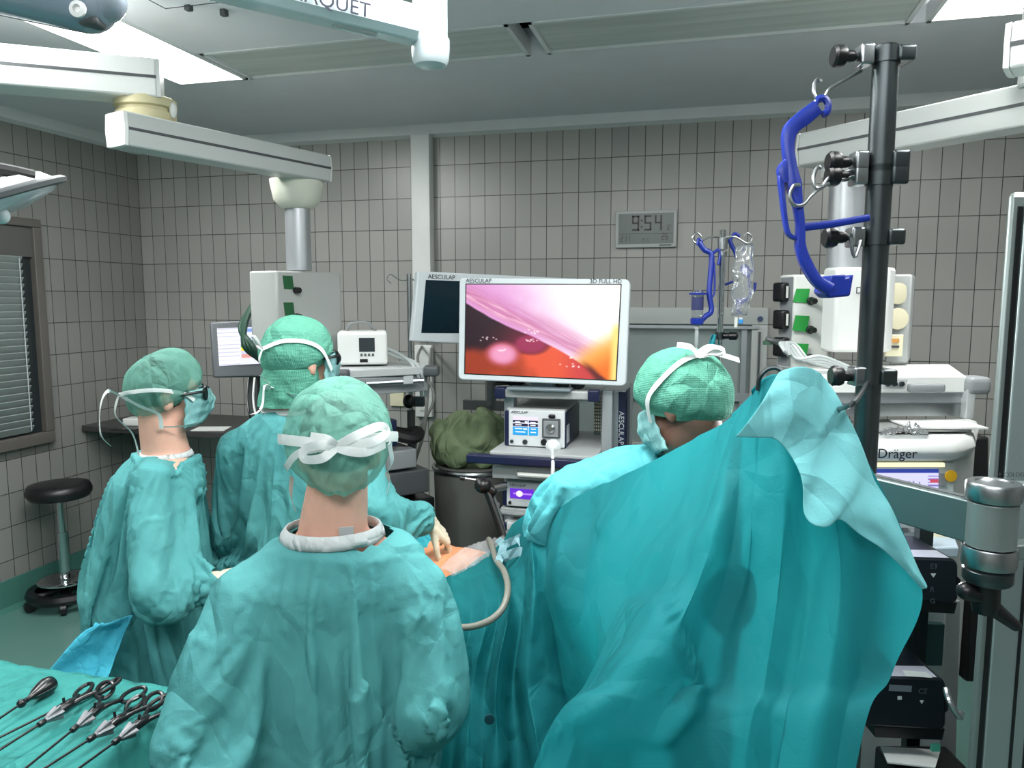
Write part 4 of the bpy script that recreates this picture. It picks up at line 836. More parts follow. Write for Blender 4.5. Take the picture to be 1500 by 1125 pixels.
def animg(U, W):
    im = np.zeros(U.shape + (3,)); im[:] = (196, 196, 236); im[W < .12] = (40, 56, 140)
    for (a, b) in ((.42, .06), (.52, .07), (.66, .03), (.71, .02), (.78, .02)):
        t_ = .62 - .28 * np.sin(np.clip((U - a) / b, 0, 1) * PI) ** .5; im[(U > a) & (U < a + b) & (W > t_) & (W < .62)] = (50, 50, 80)
    im[(U > .88) & (np.sin(W * 70) > .2) & (W > .15)] = (120, 100, 170); im[(U > .9) & (W > .3) & (W < .4)] = (180, 70, 90)
    im[(W > .66) & (W < .675)] = (120, 130, 190); im[(W > .70) & (np.sin(U * 30) > .7)] = (150, 160, 210)
    return im
screen('display', P(1245, 687, an_d + .013), P(1375, 687, an_d + .013), P(1374, 738, an_d + .013), P(1245, 738, an_d + .013), animg, scr, an, 90, 40)
MB().lathe([(.018, 0), (.018, .006), (.001, .007)], P(1392, 697, an_d + .014), -FH, 20).build('alarm_button', mat('yellow_button', (232, 178, 40), .4), an)
MB().slab(P(1378, 694, an_d + .013), P(1385, 694, an_d + .013), P(1385, 712, an_d + .013), P(1378, 712, an_d + .013), FH * .01).build('button', greyp, an, smooth=False)
for i in range(5):
    MB().slab(P(1310 + i * 13, 754, an_d + .012), P(1320 + i * 13, 754, an_d + .012), P(1320 + i * 13, 767, an_d + .012), P(1310 + i * 13, 767, an_d + .012), FH * .01).build('button', mat('soft_key', (166, 172, 178), .4), an, smooth=False)
    MB().slab(P(1312 + i * 11, 774, an_d + .012), P(1320 + i * 11, 774, an_d + .012), P(1320 + i * 11, 780, an_d + .012), P(1312 + i * 11, 780, an_d + .012), FH * .01).build('button', [greyp, dgrey][i % 2], an, smooth=False)
MB().lathe([(.026, 0), (.028, .006), (.028, .02), (.02, .026), (.001, .027)], P(1375, 782, an_d + .01), -FH + V((0, 0, .2)), 24).build('control_knob', creamp, an)
MB().prism([P(1250, 785, an_d), P(1398, 785, an_d), P(1405, 802, an_d - .14), P(1240, 802, an_d - .14)], V((0, 0, -.03))).build('work_ledge', mat('ledge_blue_white', (188, 206, 218), .4), an, bevel=.004)
MB().slab(P(1385, 880, an_d - .0), P(1408, 880, an_d - .0), P(1400, 1130, an_d - .0), P(1376, 1130, an_d - .0), FH * .1).build('side_post', lgrey, an, bevel=.004)
MB().slab(P(1290, 912, an_d - .02), P(1384, 915, an_d - .02), P(1380, 975, an_d - .02), P(1285, 975, an_d - .02), FH * .02).build('glass_door', mat('dark_teal_panel', (52, 84, 86), .12), an, smooth=False)
for x in (1260, 1400): MB().ell(at(P(x, 900, an_d + .1), .06), (.06, .06, .06)).build('caster', black, an)
MB().box(at(P(1330, 900, an_d + .22), .1), (.4, .5, .06), rz=YAW, bev=.01).build('base', dgrey, an)
# papers and foil on top
_p = P(1330, 631, an_d + .2); tag(MB().box(at(_p, zt1 + .011), (.30, .2, .006), rz=.3).build('clipboard', mat('clip_grey', (140, 142, 140), .5)), 'grey clipboard lying on the white anaesthesia machine', 'clipboard')
tag(MB().box(at(P(1372, 630, an_d + .18), zt1 + .02), (.24, .16, .006), rz=.2).build('paper_sheet', paper), 'white papers on the grey clipboard of the anaesthesia machine', 'paper')
mb = MB(); g = []
for i in range(18): g.append([at(P(1290 + 70 * i / 17, 636, an_d + .02 + .10 * j / 9), zt1 + .012 + .022 * abs(noise.noise(V((i * .55, j * .7, 3)))) * 2 * math.sin(PI * i / 17)) for j in range(10)])
tag(mb.grid(g).build('plastic_wrap', film, ang=180, solid=.0015), 'crumpled clear plastic wrap on top of the anaesthesia machine', 'plastic wrap')
# dark machine cabinet behind
tag(MB().slab(P(1424, 640, 2.75), P(1450, 640, 2.75), P(1446, 1000, 2.75), P(1415, 1000, 2.75), FH * .3).build('equipment_rack', mat('black_metal', (24, 26, 28), .4), bevel=.01), 'black equipment rack right of the white anaesthesia machine', 'rack')
# two dark pump boxes on a rail
def pump(label, x0, x1, yt, yl, yb, d, texts):
    t = thing('infusion_pump', label, 'infusion pump', P((x0 + x1) / 2, yb, d), 0, 'dark infusion pumps')
    tl, tr, br, bl = P(x0, yl, d), P(x1, yl + 4, d), P(x1, yb, d), P(x0, yb - 6, d)
    bm_ = mat('pump_black', (14, 22, 32), .35, var=.15)
    MB().prism(rrect(tl, tr, br, bl, .02), FH * .2).build('housing', bm_, t, bevel=.006)
    MB().prism([P(x0, yl, d) + FH * .0, P(x1 - 12, yl + 3, d), P(x1 - 34, yt + 5, d + .12), P(x0, yt, d + .12)], FH * .06).build('sloped_top', mat('pump_top', (196, 198, 214), .35), t, bevel=.004)
    MB().prism([P(x1 - 1, yl + 30, d), P(x1 + 3, yl + 34, d), P(x1 + 3, yb - 30, d), P(x1 - 1, yb - 26, d)], FH * .1).build('side_latch', black, t, smooth=False)
    MB().slab(P(x0 + 20, yb - 5, d + .02), P(x1 - 2, yb - 2, d + .02), P(x1 - 6, yb + 14, d + .02), P(x0 + 20, yb + 10, d + .02), FH * .15).build('foot_rail', black, t, smooth=False)
    return t
p1 = pump('dark infusion pump under the anaesthesia machine ledge, upper of two', 1300, 1404, 800, 815, 885, 1.98, 0)
for i, ch_ in enumerate(('E3', '▼', 'R', 'G')):
    if ch_ != '▼': text('symbol', ch_, P(1362, 833 + i * 17, 1.978), RH, (0, 0, 1), .02, mat('dim_symbol', (70, 82, 92), .5), p1)
    else: MB().prism([P(1363, 840, 1.978), P(1371, 840, 1.978), P(1367, 846, 1.978)], -FH * .001).build('symbol', wletter, p1, smooth=False)
p2 = pump('dark infusion pump with pale label low beside the steel cabinet, lower of two', 1262, 1386, 968, 990, 1070, 1.98, 0)
MB().slab(P(1303, 1003, 1.977), P(1336, 1005, 1.977), P(1335, 1014, 1.977), P(1302, 1012, 1.977), FH * .001).build('type_plate', mat('plate_grey', (104, 114, 124), .4), p2, smooth=False)
text('symbol', 'CE', P(1345, 1016, 1.978), RH, (0, 0, 1), .02, mat('dim_symbol', (70, 82, 92), .5), p2)
MB().prism([P(1347, 1026, 1.977), P(1353, 1026, 1.977), P(1350, 1031, 1.977)], -FH * .001).build('symbol', wletter, p2, smooth=False)
MB().slab(P(1322, 982, 1.978), P(1358, 985, 1.978), P(1366, 993, 1.974), P(1326, 990, 1.974), FH * .001).build('top_label', paper, p2, smooth=False)
for n_ in ((1316, 1020),): MB().slab(P(1315, 1020, 1.977), P(1321, 1020, 1.977), P(1321, 1025, 1.977), P(1315, 1025, 1.977), FH * .001).build('symbol', wletter, p2, smooth=False)
rl = thing('pump_rail', 'dark upright rail carrying the two dark infusion pumps', 'rail', at(P(1345, 1000, 2.22), 0))
MB().prism([at(P(1340, 900, 2.19), .02), at(P(1360, 900, 2.19), .02), at(P(1360, 900, 2.19), 1.2), at(P(1340, 900, 2.19), 1.2)], FH * .03).build('upright', dsteel, rl)
MB().box(at(P(1350, 900, 2.19), .03), (.4, .35, .05), rz=YAW, bev=.01).build('base', black, rl)
bx2 = thing('paper_pad', 'printed white paper with red mark low at the right', 'paper', P(1335, 1105, 1.95))
MB().prism([P(1290, 1093, 2.1), P(1378, 1098, 2.1), P(1370, 1124, 1.9), P(1300, 1116, 1.9)], V((0, 0, -.004))).build('sheet', paper, bx2, smooth=False)
MB().prism([P(1338, 1108, 2.0) + V((0, 0, .002)), P(1352, 1109, 2.0) + V((0, 0, .002)), P(1351, 1115, 1.96) + V((0, 0, .002)), P(1339, 1114, 1.96) + V((0, 0, .002))], V((0, 0, -.001))).build('red_mark', mat('red_mark', (206, 96, 76), .6), bx2, smooth=False)
MB().prism([P(1366, 1092, 1.99), P(1378, 1092, 1.99), P(1377, 1101, 1.99), P(1365, 1101, 1.99)], FH * .01).build('green_tab', mat('green_tab', (60, 150, 130), .6), bx2, smooth=False)
MB().prism([at(P(1280, 1100, 2.12), .02), at(P(1385, 1100, 2.12), .02), at(P(1385, 1100, 2.12), P(1290, 1093, 2.1).z - .006), at(P(1280, 1100, 2.12), P(1290, 1093, 2.1).z - .006)], -FH * .22).build('carrier', black, bx2, bevel=.01)
# ------------------------------------------------------------ steel cabinet at the right edge
sc = thing('steel_cabinet', 'tall brushed steel cabinet at the right edge with dark seams', 'cabinet', at(P(1480, 900, 1.5), 0))
cd = 1.5
e0 = P(1478, 280, cd); ztop = e0.z; L0 = at(e0, 0)
satin = mat('satin_cabinet_steel', (128, 140, 138), .36, .45, var=.06, vscale=3)
c0, c1 = at(e0, .03), at(e0 + RH * .75, .03)
_bk = ray(1470, 500); _bk.z = 0; _bk.normalize()
MB().prism([c0, c1, c1 + _bk * .6, c0 + _bk * .6], (0, 0, ztop - .03)).build('body', satin, sc, bevel=.012)
for off, w in ((.020, .010),): MB().prism([at(c0 + RH * off - FH * .002, .05), at(c0 + RH * (off + w) - FH * .002, .05), at(c0 + RH * (off + w) - FH * .002, ztop - .03), at(c0 + RH * off - FH * .002, ztop - .03)], FH * .004).build('seam', black, sc, smooth=False)
MB().prism([at(c0 + RH * .032 - FH * .006, .05), at(c0 + RH * .7 - FH * .006, .05), at(c0 + RH * .7 - FH * .006, ztop - .02), at(c0 + RH * .032 - FH * .006, ztop - .02)], FH * .006).build('door', mat('cabinet_door_steel', (142, 156, 156), .33, .4, var=.08, vscale=2), sc, bevel=.004)
for off in (.085, .115): MB().prism([at(c0 + RH * off - FH * .0085, .05), at(c0 + RH * (off + .006) - FH * .0085, .05), at(c0 + RH * (off + .006) - FH * .0085, 1.33), at(c0 + RH * off - FH * .0085, 1.33)], FH * .003).build('seam', black, sc, smooth=False)
text('label_text', '+ COLDER', P(1462, 698, 1.488), RH, (0, 0, 1), .012, dgrey, sc)
for i in range(4): text('label_text', ['Nr. 10423', 'Typ 6600', '230 V', '50 Hz'][i], P(1461, 706 + 6 * i, 1.488), RH, (0, 0, 1), .008, dgrey, sc)
MB().tube([P(1386, 1010, 1.47), P(1392, 1030, 1.44), P(1405, 1050, 1.45), P(1408, 1045, 1.48)], .006, 8).build('handle', steel, sc)
# ------------------------------------------------------------ foreground pole with articulated arm
pd = 1.42; KP = pd / 1.15
ps = thing('steel_pole', 'thick dark steel pole with clamps and hooks rising behind the drape', 'pole', at(P(1276, 600, pd), 0))
ptop = P(1298, 80, pd); pz = P(1268, 640, pd); pxy = (ptop + pz) / 2
MB().ring(at(pxy, .02), at(pxy, ptop.z), .0185 * KP, n=24).build('pole', dsteel, ps)
MB().ring(at(pxy, ptop.z - .004), at(pxy, ptop.z + .003), .016 * KP, n=24).build('pole_cap', black, ps)
MB().lathe([(.24, 0), (.24, .02), (.06, .05), (.03, .12)], at(pxy, 0), n=28).build('base', dsteel, ps)
pq = lambda x, y, d=pd - .01: P(x, y, d) + (pxy - P(1283, 360, pd)).to_3d() * 0
def clampset(y, z_h, twin=False, o=.74):
    """clamp ring on the pole, threaded knob to the left"""
    zc = P(1285, y, pd).z; c = at(pxy, zc)
    for k in range(2 if twin else 1):
        cc = c + V((0, 0, -.02 * k * KP))
        MB().box(cc + RH * .022 * KP, (.026 * KP, .044 * KP, z_h * KP), rz=YAW, bev=.006).ring(cc + V((0, 0, -z_h * KP / 2)), cc + V((0, 0, z_h * KP / 2)), .0205 * KP, n=20).build('clamp', dsteel, ps)
        MB().box(cc - RH * .044 * KP * o, (.02 * KP, .03 * KP, .03 * KP), rz=YAW, bev=.005).build('clamp_jaw', steel, ps)
        MB().ring(cc - RH * .018 * KP, cc - RH * .075 * KP * o, .0045 * KP).build('screw', dsteel, ps)
        MB().lathe([(r_ * KP, h_ * KP) for r_, h_ in ((.007, 0), (.009, .006), (.009, .014), (.014, .016), (.0165, .022), (.0165, .03), (.013, .034))], cc - RH * .062 * KP * o, -RH, 12).build('knob', black, ps)
    return c
k1 = clampset(92, .022); k2 = clampset(240, .03, True); k3 = clampset(348, .024); k4 = clampset(553, .024, o=.42)
hw = MB(); hd = pd - .02
hw.tube([P(1262, 104, hd), P(1236, 118, hd), P(1216, 130, hd), P(1208, 143, hd), P(1200, 148, hd), P(1193, 138, hd), P(1193, 124, hd), P(1198, 116, hd), P(1203, 120, hd)], .0028 * KP, 8); hw.build('wire_hook', steel, ps)
MB().tube([P(1250, 258, hd), P(1215, 268, hd), P(1190, 285, hd), P(1176, 300, hd - .02), P(1163, 300, hd - .03), P(1157, 286, hd - .03), P(1163, 272, hd - .03), P(1172, 271, hd - .03)], .0028 * KP, 8).build('wire_hook', steel, ps)
MB().tube([P(1252, 248, hd), P(1218, 258, hd), P(1205, 273, hd), P(1194, 274, hd), P(1192, 258, hd), P(1198, 245, hd), P(1203, 247, hd)], .0028 * KP, 8).build('wire_hook', steel, ps)
MB().tube([P(1247, 348, hd), P(1248, 365, hd), P(1252, 376, hd), P(1256, 368, hd), P(1261, 352, hd)], .0028 * KP, 8).build('wire_hook', steel, ps)
# large blue holder
hb = pd - .03
B_ = lambda x, y, o=0: P(x, y, hb + o)
lh = thing('bottle_holder', 'large empty blue holder hanging from the top hook of the dark steel pole', 'bottle holder', B_(1200, 440))
def bar(pts, wid, thick, name='frame', par=lh):
    """flat bar following a path seen side-on"""
    sp = spline(pts, 5); mb = MB(); rs = []
    for i, p in enumerate(sp):
        t = (sp[min(i + 1, len(sp) - 1)] - sp[max(i - 1, 0)]).normalized(); n = t.cross(FH).normalized(); k = i / (len(sp) - 1) * (len(wid) - 1); j = min(int(k), len(wid) - 2) if len(wid) > 1 else 0
        w = wid[j] + (wid[min(j + 1, len(wid) - 1)] - wid[j]) * (k - j)
        rs.append([p + n * w * a + FH * thick * b for a, b in ((-.5, -.35), (-.35, -.5), (.35, -.5), (.5, -.35), (.5, .35), (.35, .5), (-.35, .5), (-.5, .35))])
    return mb.loft(rs).build(name, bluep, par, ang=45)
bar([B_(1196, 158), B_(1178, 172), B_(1158, 190), B_(1154, 215), B_(1158, 245), B_(1162, 270), B_(1168, 300), B_(1172, 330), B_(1172, 360), B_(1180, 385), B_(1195, 410), B_(1215, 424)], [w * KP for w in (.022, .024, .021, .016, .016, .022, .013, .011, .014, .016, .016, .018)], .016 * KP)
bar([B_(1150, 248), B_(1144, 262), B_(1147, 300), B_(1152, 335), B_(1158, 346), B_(1168, 348), B_(1173, 338)], [w * KP for w in (.014, .007, .006, .006, .007)], .012 * KP)
bar([B_(1156, 236), B_(1148, 250), B_(1150, 268)], [w * KP for w in (.014, .02, .012)], .014 * KP)
bar([B_(1176, 333), B_(1220, 328), B_(1272, 319)], [w * KP for w in (.012, .011, .010)], .01 * KP, 'cross_bar')
MB().tube([B_(1197, 146) + V((0, 0, 0)), B_(1207, 144), B_(1213, 153), B_(1211, 164), B_(1205, 168)], .0055 * KP, 8).tube([B_(1196, 148), B_(1193, 158), B_(1199, 166)], .0045 * KP, 8).build('hanging_ring', bluep, lh)
MB().prism([B_(1212, 412), B_(1246, 404), B_(1249, 418), B_(1246, 434), B_(1215, 437), B_(1206, 428)], FH * .05).build('cup', bluep, lh, bevel=.004)
MB().prism([B_(1218, 404), B_(1238, 402), B_(1239, 412), B_(1217, 414)], FH * .05).prism([B_(1243, 406), B_(1251, 402), B_(1248, 418), B_(1243, 420)], FH * .04).build('cup_tabs', bluep, lh, bevel=.002)
# articulated arm and joint
ar = thing('articulated_bracket', 'brushed steel arm with round joint and black clamp lever at the right', 'arm', P(1465, 780, 1.28))
JD = 1.28; KJ = JD / 1.03; ja = P(1457, 766, JD); aend = at(pxy, P(1280, 726, pd).z)
dv_ = (ja - aend); dv_.z = 0; n2 = V((dv_.y, -dv_.x, 0)).normalized()
A1, A0 = ja + V((0, 0, .0)), aend
MB().prism([A0 + V((0, 0, .036)), A0 + V((0, 0, -.036)), A1 + V((0, 0, -.03 * KJ)), A1 + V((0, 0, .03 * KJ))], n2 * .036).build('arm_bar', mat('arm_steel', (126, 140, 140), .35, .8, var=.05), ar, bevel=.003)
_tp = (A0 + n2 * .008 + V((0, 0, .0362)), A1 + n2 * .008 + V((0, 0, .0302 * KJ)))
MB().prism([_tp[0], _tp[1], _tp[1] + n2 * .014, _tp[0] + n2 * .014], (0, 0, .001)).build('top_slot', dgrey, ar, smooth=False)
jz = ja.z
MB().lathe([(r_ * KJ, h_ * KJ) for r_, h_ in ((.031, -.030), (.031, .032),)], ja + n2 * .012, n=32).build('joint_upper', satin, ar, bevel=.002)
MB().lathe([(r_ * KJ, h_ * KJ) for r_, h_ in ((.033, .034), (.034, .036), (.034, .056), (.032, .059), (.024, .059), (.022, .057), (.001, .057),)], ja + n2 * .012, n=32).build('joint_cap', steel, ar)
MB().lathe([(r_ * KJ, h_ * KJ) for r_, h_ in ((.033, -.058), (.034, -.054), (.034, -.033), (.033, -.031),)], ja + n2 * .012, n=32).build('joint_lower', steel, ar)
MB().lathe([(r_ * KJ, h_ * KJ) for r_, h_ in ((.028, -.082), (.031, -.078), (.031, -.064), (.029, -.062),)], ja + n2 * .012, n=32).build('joint_foot', dsteel, ar)
jb = ja + n2 * .012
MB().prism([jb + V((0, 0, .036 * KJ)), jb + V((0, 0, .056 * KJ)), jb + RH * .3 - FH * .05 + V((0, 0, .075)), jb + RH * .3 - FH * .05 + V((0, 0, .04))], FH * .03).build('upper_bracket', satin, ar, bevel=.003)
MB().prism([jb + V((0, 0, -.034 * KJ)), jb + V((0, 0, -.056 * KJ)), jb + RH * .3 - FH * .05 + V((0, 0, -.02)), jb + RH * .3 - FH * .05 + V((0, 0, .01))], FH * .03).build('lower_bracket', satin, ar, bevel=.003)
kb = jb + V((0, 0, -.095 * KJ))
MB().lathe([(r_ * KJ, h_ * KJ) for r_, h_ in ((.016, -.03), (.018, -.02), (.017, .014),)], kb, n=18).caps(kb + V((0, 0, -.012)), kb - RH * .034 + V((0, 0, -.0)), .015, .016).caps(kb + V((0, 0, -.02)), kb + RH * .047 - FH * .01 + V((0, 0, -.057)), .016, .0095).build('clamp_lever', black, ar)
# ------------------------------------------------------------ arms overhead
sl_ = thing('lamp_boom', 'white lamp arm with lettering and round joint at the top centre', 'lamp arm', P(629, 60, 1.6))
jt = P(630, 20, 1.6); glossw = mat('gloss_white_paint', (196, 208, 212), .22, var=.02, coat=.4)
zj = P(629, 95, 1.6).z
MB().lathe([(.001, 0), (.034, .002), (.039, .012), (.041, .035), (.041, .055), (.037, .058), (.037, .30)], at(jt, zj), n=36).build('joint', glossw, sl_)
MB().ring(at(jt, zj + .30), at(jt, ZC), .03, n=24).build('post', glossw, sl_)
q1 = P(607, 37, 1.58); q0 = P(350, -28, 1.40)
q0 = q1 + (q0 - q1).normalized() * .95
ad = (q1 - q0).normalized(); an_ = V((ad.y, -ad.x, 0)).normalized()
rr = []
for k, p in enumerate((q0, q0 + (q1 - q0) * .5, q1)):
    w = (.042, .04, .036)[k]; rr.append([p + an_ * w * a * 1.0 + V((0, 0, w * b)) for a, b in ((-.7, -1), (.45, -1), (.9, -.6), (1, 0), (.9, .6), (.5, 1), (-.5, 1), (-.9, .6), (-1, 0), (-.9, -.6))])
MB().loft(rr).build('arm', glossw, sl_, bevel=.004, ang=35)
sidep = q1 - ad * .22 + an_ * .0372
_nv = an_ if an_.dot(EYE - q1) > 0 else -an_
text('brand_lettering', 'MAQUET', q1 - ad * .275 + _nv * .0415 + V((0, 0, -.024)), ad, V((0, 0, 1)), .040, mat('navy_lettering', (16, 22, 44), .4), sl_)
MB().box(q1 - ad * .13 + V((0, 0, -.038)), (.09, .016, .003), R=Matrix((ad, an_, V((0, 0, 1)))).transposed()).build('type_label', lgrey, sl_, smooth=False)
# lamp arm at the upper left, lamp head at the left edge
la = thing('lamp_boom', 'glossy grey lamp arm with rounded end in the top left corner', 'lamp arm', P(120, 20, 1.15))
g_ = mat('gloss_grey_paint', (128, 142, 158), .15, var=.02, coat=.6)
e1 = P(126, 2, 1.15); e0_ = P(-120, -58, 1.05)
MB().tube([e0_, (e0_ + e1) / 2, e1], [.052, .048, .046], 28).build('arm', g_, la)
MB().ell(e1, (.046, .046, .046)).caps(e1 - V((0, 0, .004)), e1 + RH * .026 + V((0, 0, .002)), .042, .034).build('joint_cap', mat('joint_grey', (140, 150, 162), .25, coat=.4), la, ang=60)
MB().box(e1 + RH * .014 - V((0, 0, .036)) - FH * .012, (.03, .03, .014), rz=YAW, bev=.006).build('joint_plug', dgrey, la)
MB().lathe([(.012, 0), (.012, .004), (.006, .006), (.005, .001)], P(115, 14, 1.105), -FH, 18).build('screw_cover', white, la)
MB().ring(e0_ + V((0, 0, .02)), at(e0_, ZC), .03).build('post', g_, la)
lh2 = thing('operating_lamp', 'white edged operating lamp head reaching in at the left edge', 'lamp', P(0, 280, 1.45))
c = P(-156, 340, 1.45); tl_n = (V((0, 0, 1)) - RH * .30 - FH * .30).normalized()
Rl = Matrix.Identity(3); zb = tl_n; xb = (RH - zb * RH.dot(zb)).normalized(); Rl = Matrix((xb, zb.cross(xb), zb)).transposed()
def disc(name, prof, m):
    mb = MB()
    mb.lathe(prof, (0, 0, 0), n=56); mb.v = [tuple(c + Rl @ V(q)) for q in mb.v]; return mb.build(name, m, lh2, ang=50)
disc('rim', [(.30, -.004), (.318, -.002), (.322, .006), (.314, .012), (.30, .014)], dgrey)
disc('shell', [(.30, .012), (.28, .03), (.16, .045), (.001, .05)], white)
disc('lens', [(.001, -.03), (.22, -.028), (.29, -.012), (.30, .0)], mat('lamp_lens', (200, 214, 222), .15, trans=.3))
mb = MB(); mb.tube([c + Rl @ V((.19, -.06, .045)), c + Rl @ V((.215, -.05, .066)), c + Rl @ V((.25, .0, .052)), c + Rl @ V((.29, .04, .02))], .012, 8); mb.build('grip', black, lh2)
MB().ell(P(1, 316, 1.42), (.016, .016, .016)).ring(P(1, 316, 1.42), c, .01).build('sterile_handle', glossw, lh2)
# arm end at the right top corner
ra = thing('pendant_boom', 'white squared arm end with dark stripe in the top right corner', 'pendant arm', P(1500, 75, 1.7))
b0 = P(1484, 74, 1.72); b1 = P(1640, 50, 1.6); b1.z = b0.z
beam('arm', b0, b1, .1, .1, white, ra, white)
MB().ring(at(b1, b1.z + .04), at(b1, ZC), .05).build('post', white, ra)
# ceiling flap fittings
fl = thing('ceiling_hatch', 'square ceiling flap with two small dark catches at the top', 'ceiling flap', onZ(285, 0, ZC))
p_ = onZ(276, 6, ZC); p2_ = onZ(328, 14, ZC)
for q in (p_, p2_): MB().box(q + V((0, 0, -.012)), (.025, .025, .024), bev=.004).build('catch', dgrey, fl)
_o = (p_ + p2_) / 2 + V((.1, -.22, 0))
MB().box((_o.x, _o.y, ZC - .003), (.5, .36, .006)).build('flap', ceilm, fl, smooth=False)
for (dx, dy, sx, sy) in ((0, .18, .5, .004), (0, -.18, .5, .004), (.25, 0, .004, .36), (-.25, 0, .004, .36)): MB().box((_o.x + dx, _o.y + dy, ZC - .0045), (sx, sy, .006)).build('seam', dgrey, fl, smooth=False)
# ------------------------------------------------------------ people
def facet(p):
    """height of a folded-paper facet: distance to the border of the voronoi cell"""
    d, q = noise.voronoi(p); a, b = q[0], q[1]; return max(0, ((p - b).length_squared - (p - a).length_squared) / (2 * (a - b).length + 1e-6))
def crease_mesh(me, slope=.25, cell=.15, sz=.5, seed=0):
    """push a mesh into creased facets, strongest where a slow noise says so"""
    me.update(); nn = [v.normal.copy() for v in me.vertices]; co = [v.co.copy() for v in me.vertices]; o = V((seed * 3.7, seed, -seed * 2.1)); out = []
    for n_, c in zip(nn, co):
        w = V((noise.noise(c * 2.4 + o), noise.noise(c * 2.4 + V((7, 1, 3)) + o), noise.noise(c * 2.4 + V((2, 9, 5)) + o))) * .10; q = c + w; q = V((q.x, q.y, q.z * sz)) + o; h = 0
        for cl, sl, f in ((cell, slope, 1.7), (cell * .42, slope * .55, 3.1)):
            m = min(1, max(0, noise.noise(c * f / (cell / .15) + o) * 2.2 + .55)); h += m * (facet(q / cl) * cl - .16 * cl) * sl
        out.append(c + n_ * h)
    me.vertices.foreach_set('co', [x for v in out for x in v]); me.update()
gownm = cloth_mat('surgical_gown_cloth', (98, 172, 172), (78, 151, 154), trans=.10, crease=.6, scale=7, folds=[('Z', .27, .2), ('X', .31, .4)])
capm = cloth_mat('cap_fleece', (136, 198, 182), (104, 172, 154), trans=.2, crease=1.5, scale=20, thin=.38)
capm2 = cloth_mat('cap_fleece_dense', (118, 192, 168), (88, 164, 142), trans=.12, crease=1.2, scale=18, weave=75, thin=.05)
maskm = cloth_mat('mask_cloth', (150, 200, 200), (128, 184, 186), trans=.1, crease=1.0, scale=10)
tie = mat('white_tie', (222, 228, 226), .7, bump=.2)
bindm = cloth_mat('white_neck_binding', (222, 226, 226), (200, 208, 208), trans=.1, crease=1.0, scale=20)
skin = mat('skin', (224, 174, 154), .5, var=.06, vscale=30, sss=.12, bump=.08, bscale=160)
skin_d = mat('skin_tanned', (150, 110, 94), .5, var=.08, vscale=30, sss=.1, bump=.08, bscale=160)  # darker skin tone for the person behind the drape
hairm = mat('dark_hair', (52, 42, 36), .6, var=.3, vscale=90, bump=.4, bscale=200)
glovem = mat('cream_glove', (222, 214, 190), .5, var=.04, bump=.25, bscale=70)
scrub = mat('green_scrub', (52, 140, 118), .75, var=.08, bump=.2)
eyew = mat('eye_white', (230, 228, 222), .2)
clog = mat('white_clog', (196, 200, 198), .5)
lensm = mat('dark_lens', (18, 20, 24), .08, spec=.7)
def remesh(mb, vox, it=6, name='tmp'):
    me = bpy.data.meshes.new(name); me.from_pydata(mb.v, [], mb.f); o = bpy.data.objects.new(name, me); COL.objects.link(o)
    bm = bmesh.new(); bm.from_mesh(me); bmesh.ops.recalc_face_normals(bm, faces=bm.faces); bm.to_mesh(me); bm.free()
    r = o.modifiers.new('r', 'REMESH'); r.mode = 'VOXEL'; r.voxel_size = vox
    if it: s = o.modifiers.new('s', 'SMOOTH'); s.factor = .5; s.iterations = it
    bpy.context.view_layer.update(); out = bpy.data.meshes.new_from_object(o.evaluated_get(bpy.context.evaluated_depsgraph_get())); bpy.data.objects.remove(o); bpy.data.meshes.remove(me)
    out.name = name; return out
def localise(me, parent): me.transform(world_of(parent).inverted()); return me
_ob = remesh(OLIVE[0], .009, 5, 'cloth_bundle'); tag(finish('cloth_bundle', _ob, OLIVE[1], None, ang=180), 'crumpled olive green cloth bundle on the grey sack stand', 'cloth')
SIMS = []; TEMPS = []
def frame(f, up=V((0, 0, 1))):
    f = V(f).normalized(); r = f.cross(up).normalized(); u = r.cross(f); return Matrix((r, f, u)).transposed()
def hand(mb, w, d, pn, side, curl=.5, spread=.05, s=1.0):
    """five fingered hand: w wrist, d pointing direction, pn palm normal, side +1 thumb on +x of (d x pn)"""
    d = V(d).normalized(); pn = V(pn); pn = (pn - d * pn.dot(d)).normalized(); x = d.cross(pn) * side; B = Matrix((x, d, -pn)).transposed()
    T = lambda a, b, c: w + B @ V((a * s, b * s, c * s))
    mb.caps(T(0, -.03, 0), T(0, .015, 0), .026 * s, .026 * s, 12)
    for a in (-.026, -.009, .009, .026): mb.caps(T(a * .8, .015, 0), T(a * 1.1, .085 - abs(a) * .25, .003), .0165 * s, .0125 * s, 10)
    for k, (a, L) in enumerate(((.029, .072), (.0098, .082), (-.0098, .076), (-.028, .058))):
        p = V((a, .085 - abs(a) * .2, .002)); ang = 0; r = .0088 if k < 3 else .0078
        for seg, fr in enumerate((.45, .32, .25)):
            ang += curl * (.55, .9, .7)[seg]; q = p + V((a * spread * 6 * fr * .4, math.cos(ang) * L * fr, -math.sin(ang) * L * fr))
            mb.caps(T(*p), T(*q), r * s, (r - .0009) * s, 8); p = q; r -= .0008
    p = V((.026, .02, -.006))
    for v_, L, r0, r1 in (((.62, .62, -.42), .042, .0135, .0105), ((.35, .82, -.45), .032, .0105, .0095), ((.15, .9, -.4), .026, .0092, .0075)):
        q = p + V(v_).normalized() * L; mb.caps(T(*p), T(*q), r0 * s, r1 * s, 10); p = q
    return mb
def headframe(c, fdir, roll=0):
    B = frame(fdir)
    return Matrix.Translation(c) @ (B @ Matrix.Rotation(roll, 3, 'Y')).to_4x4()
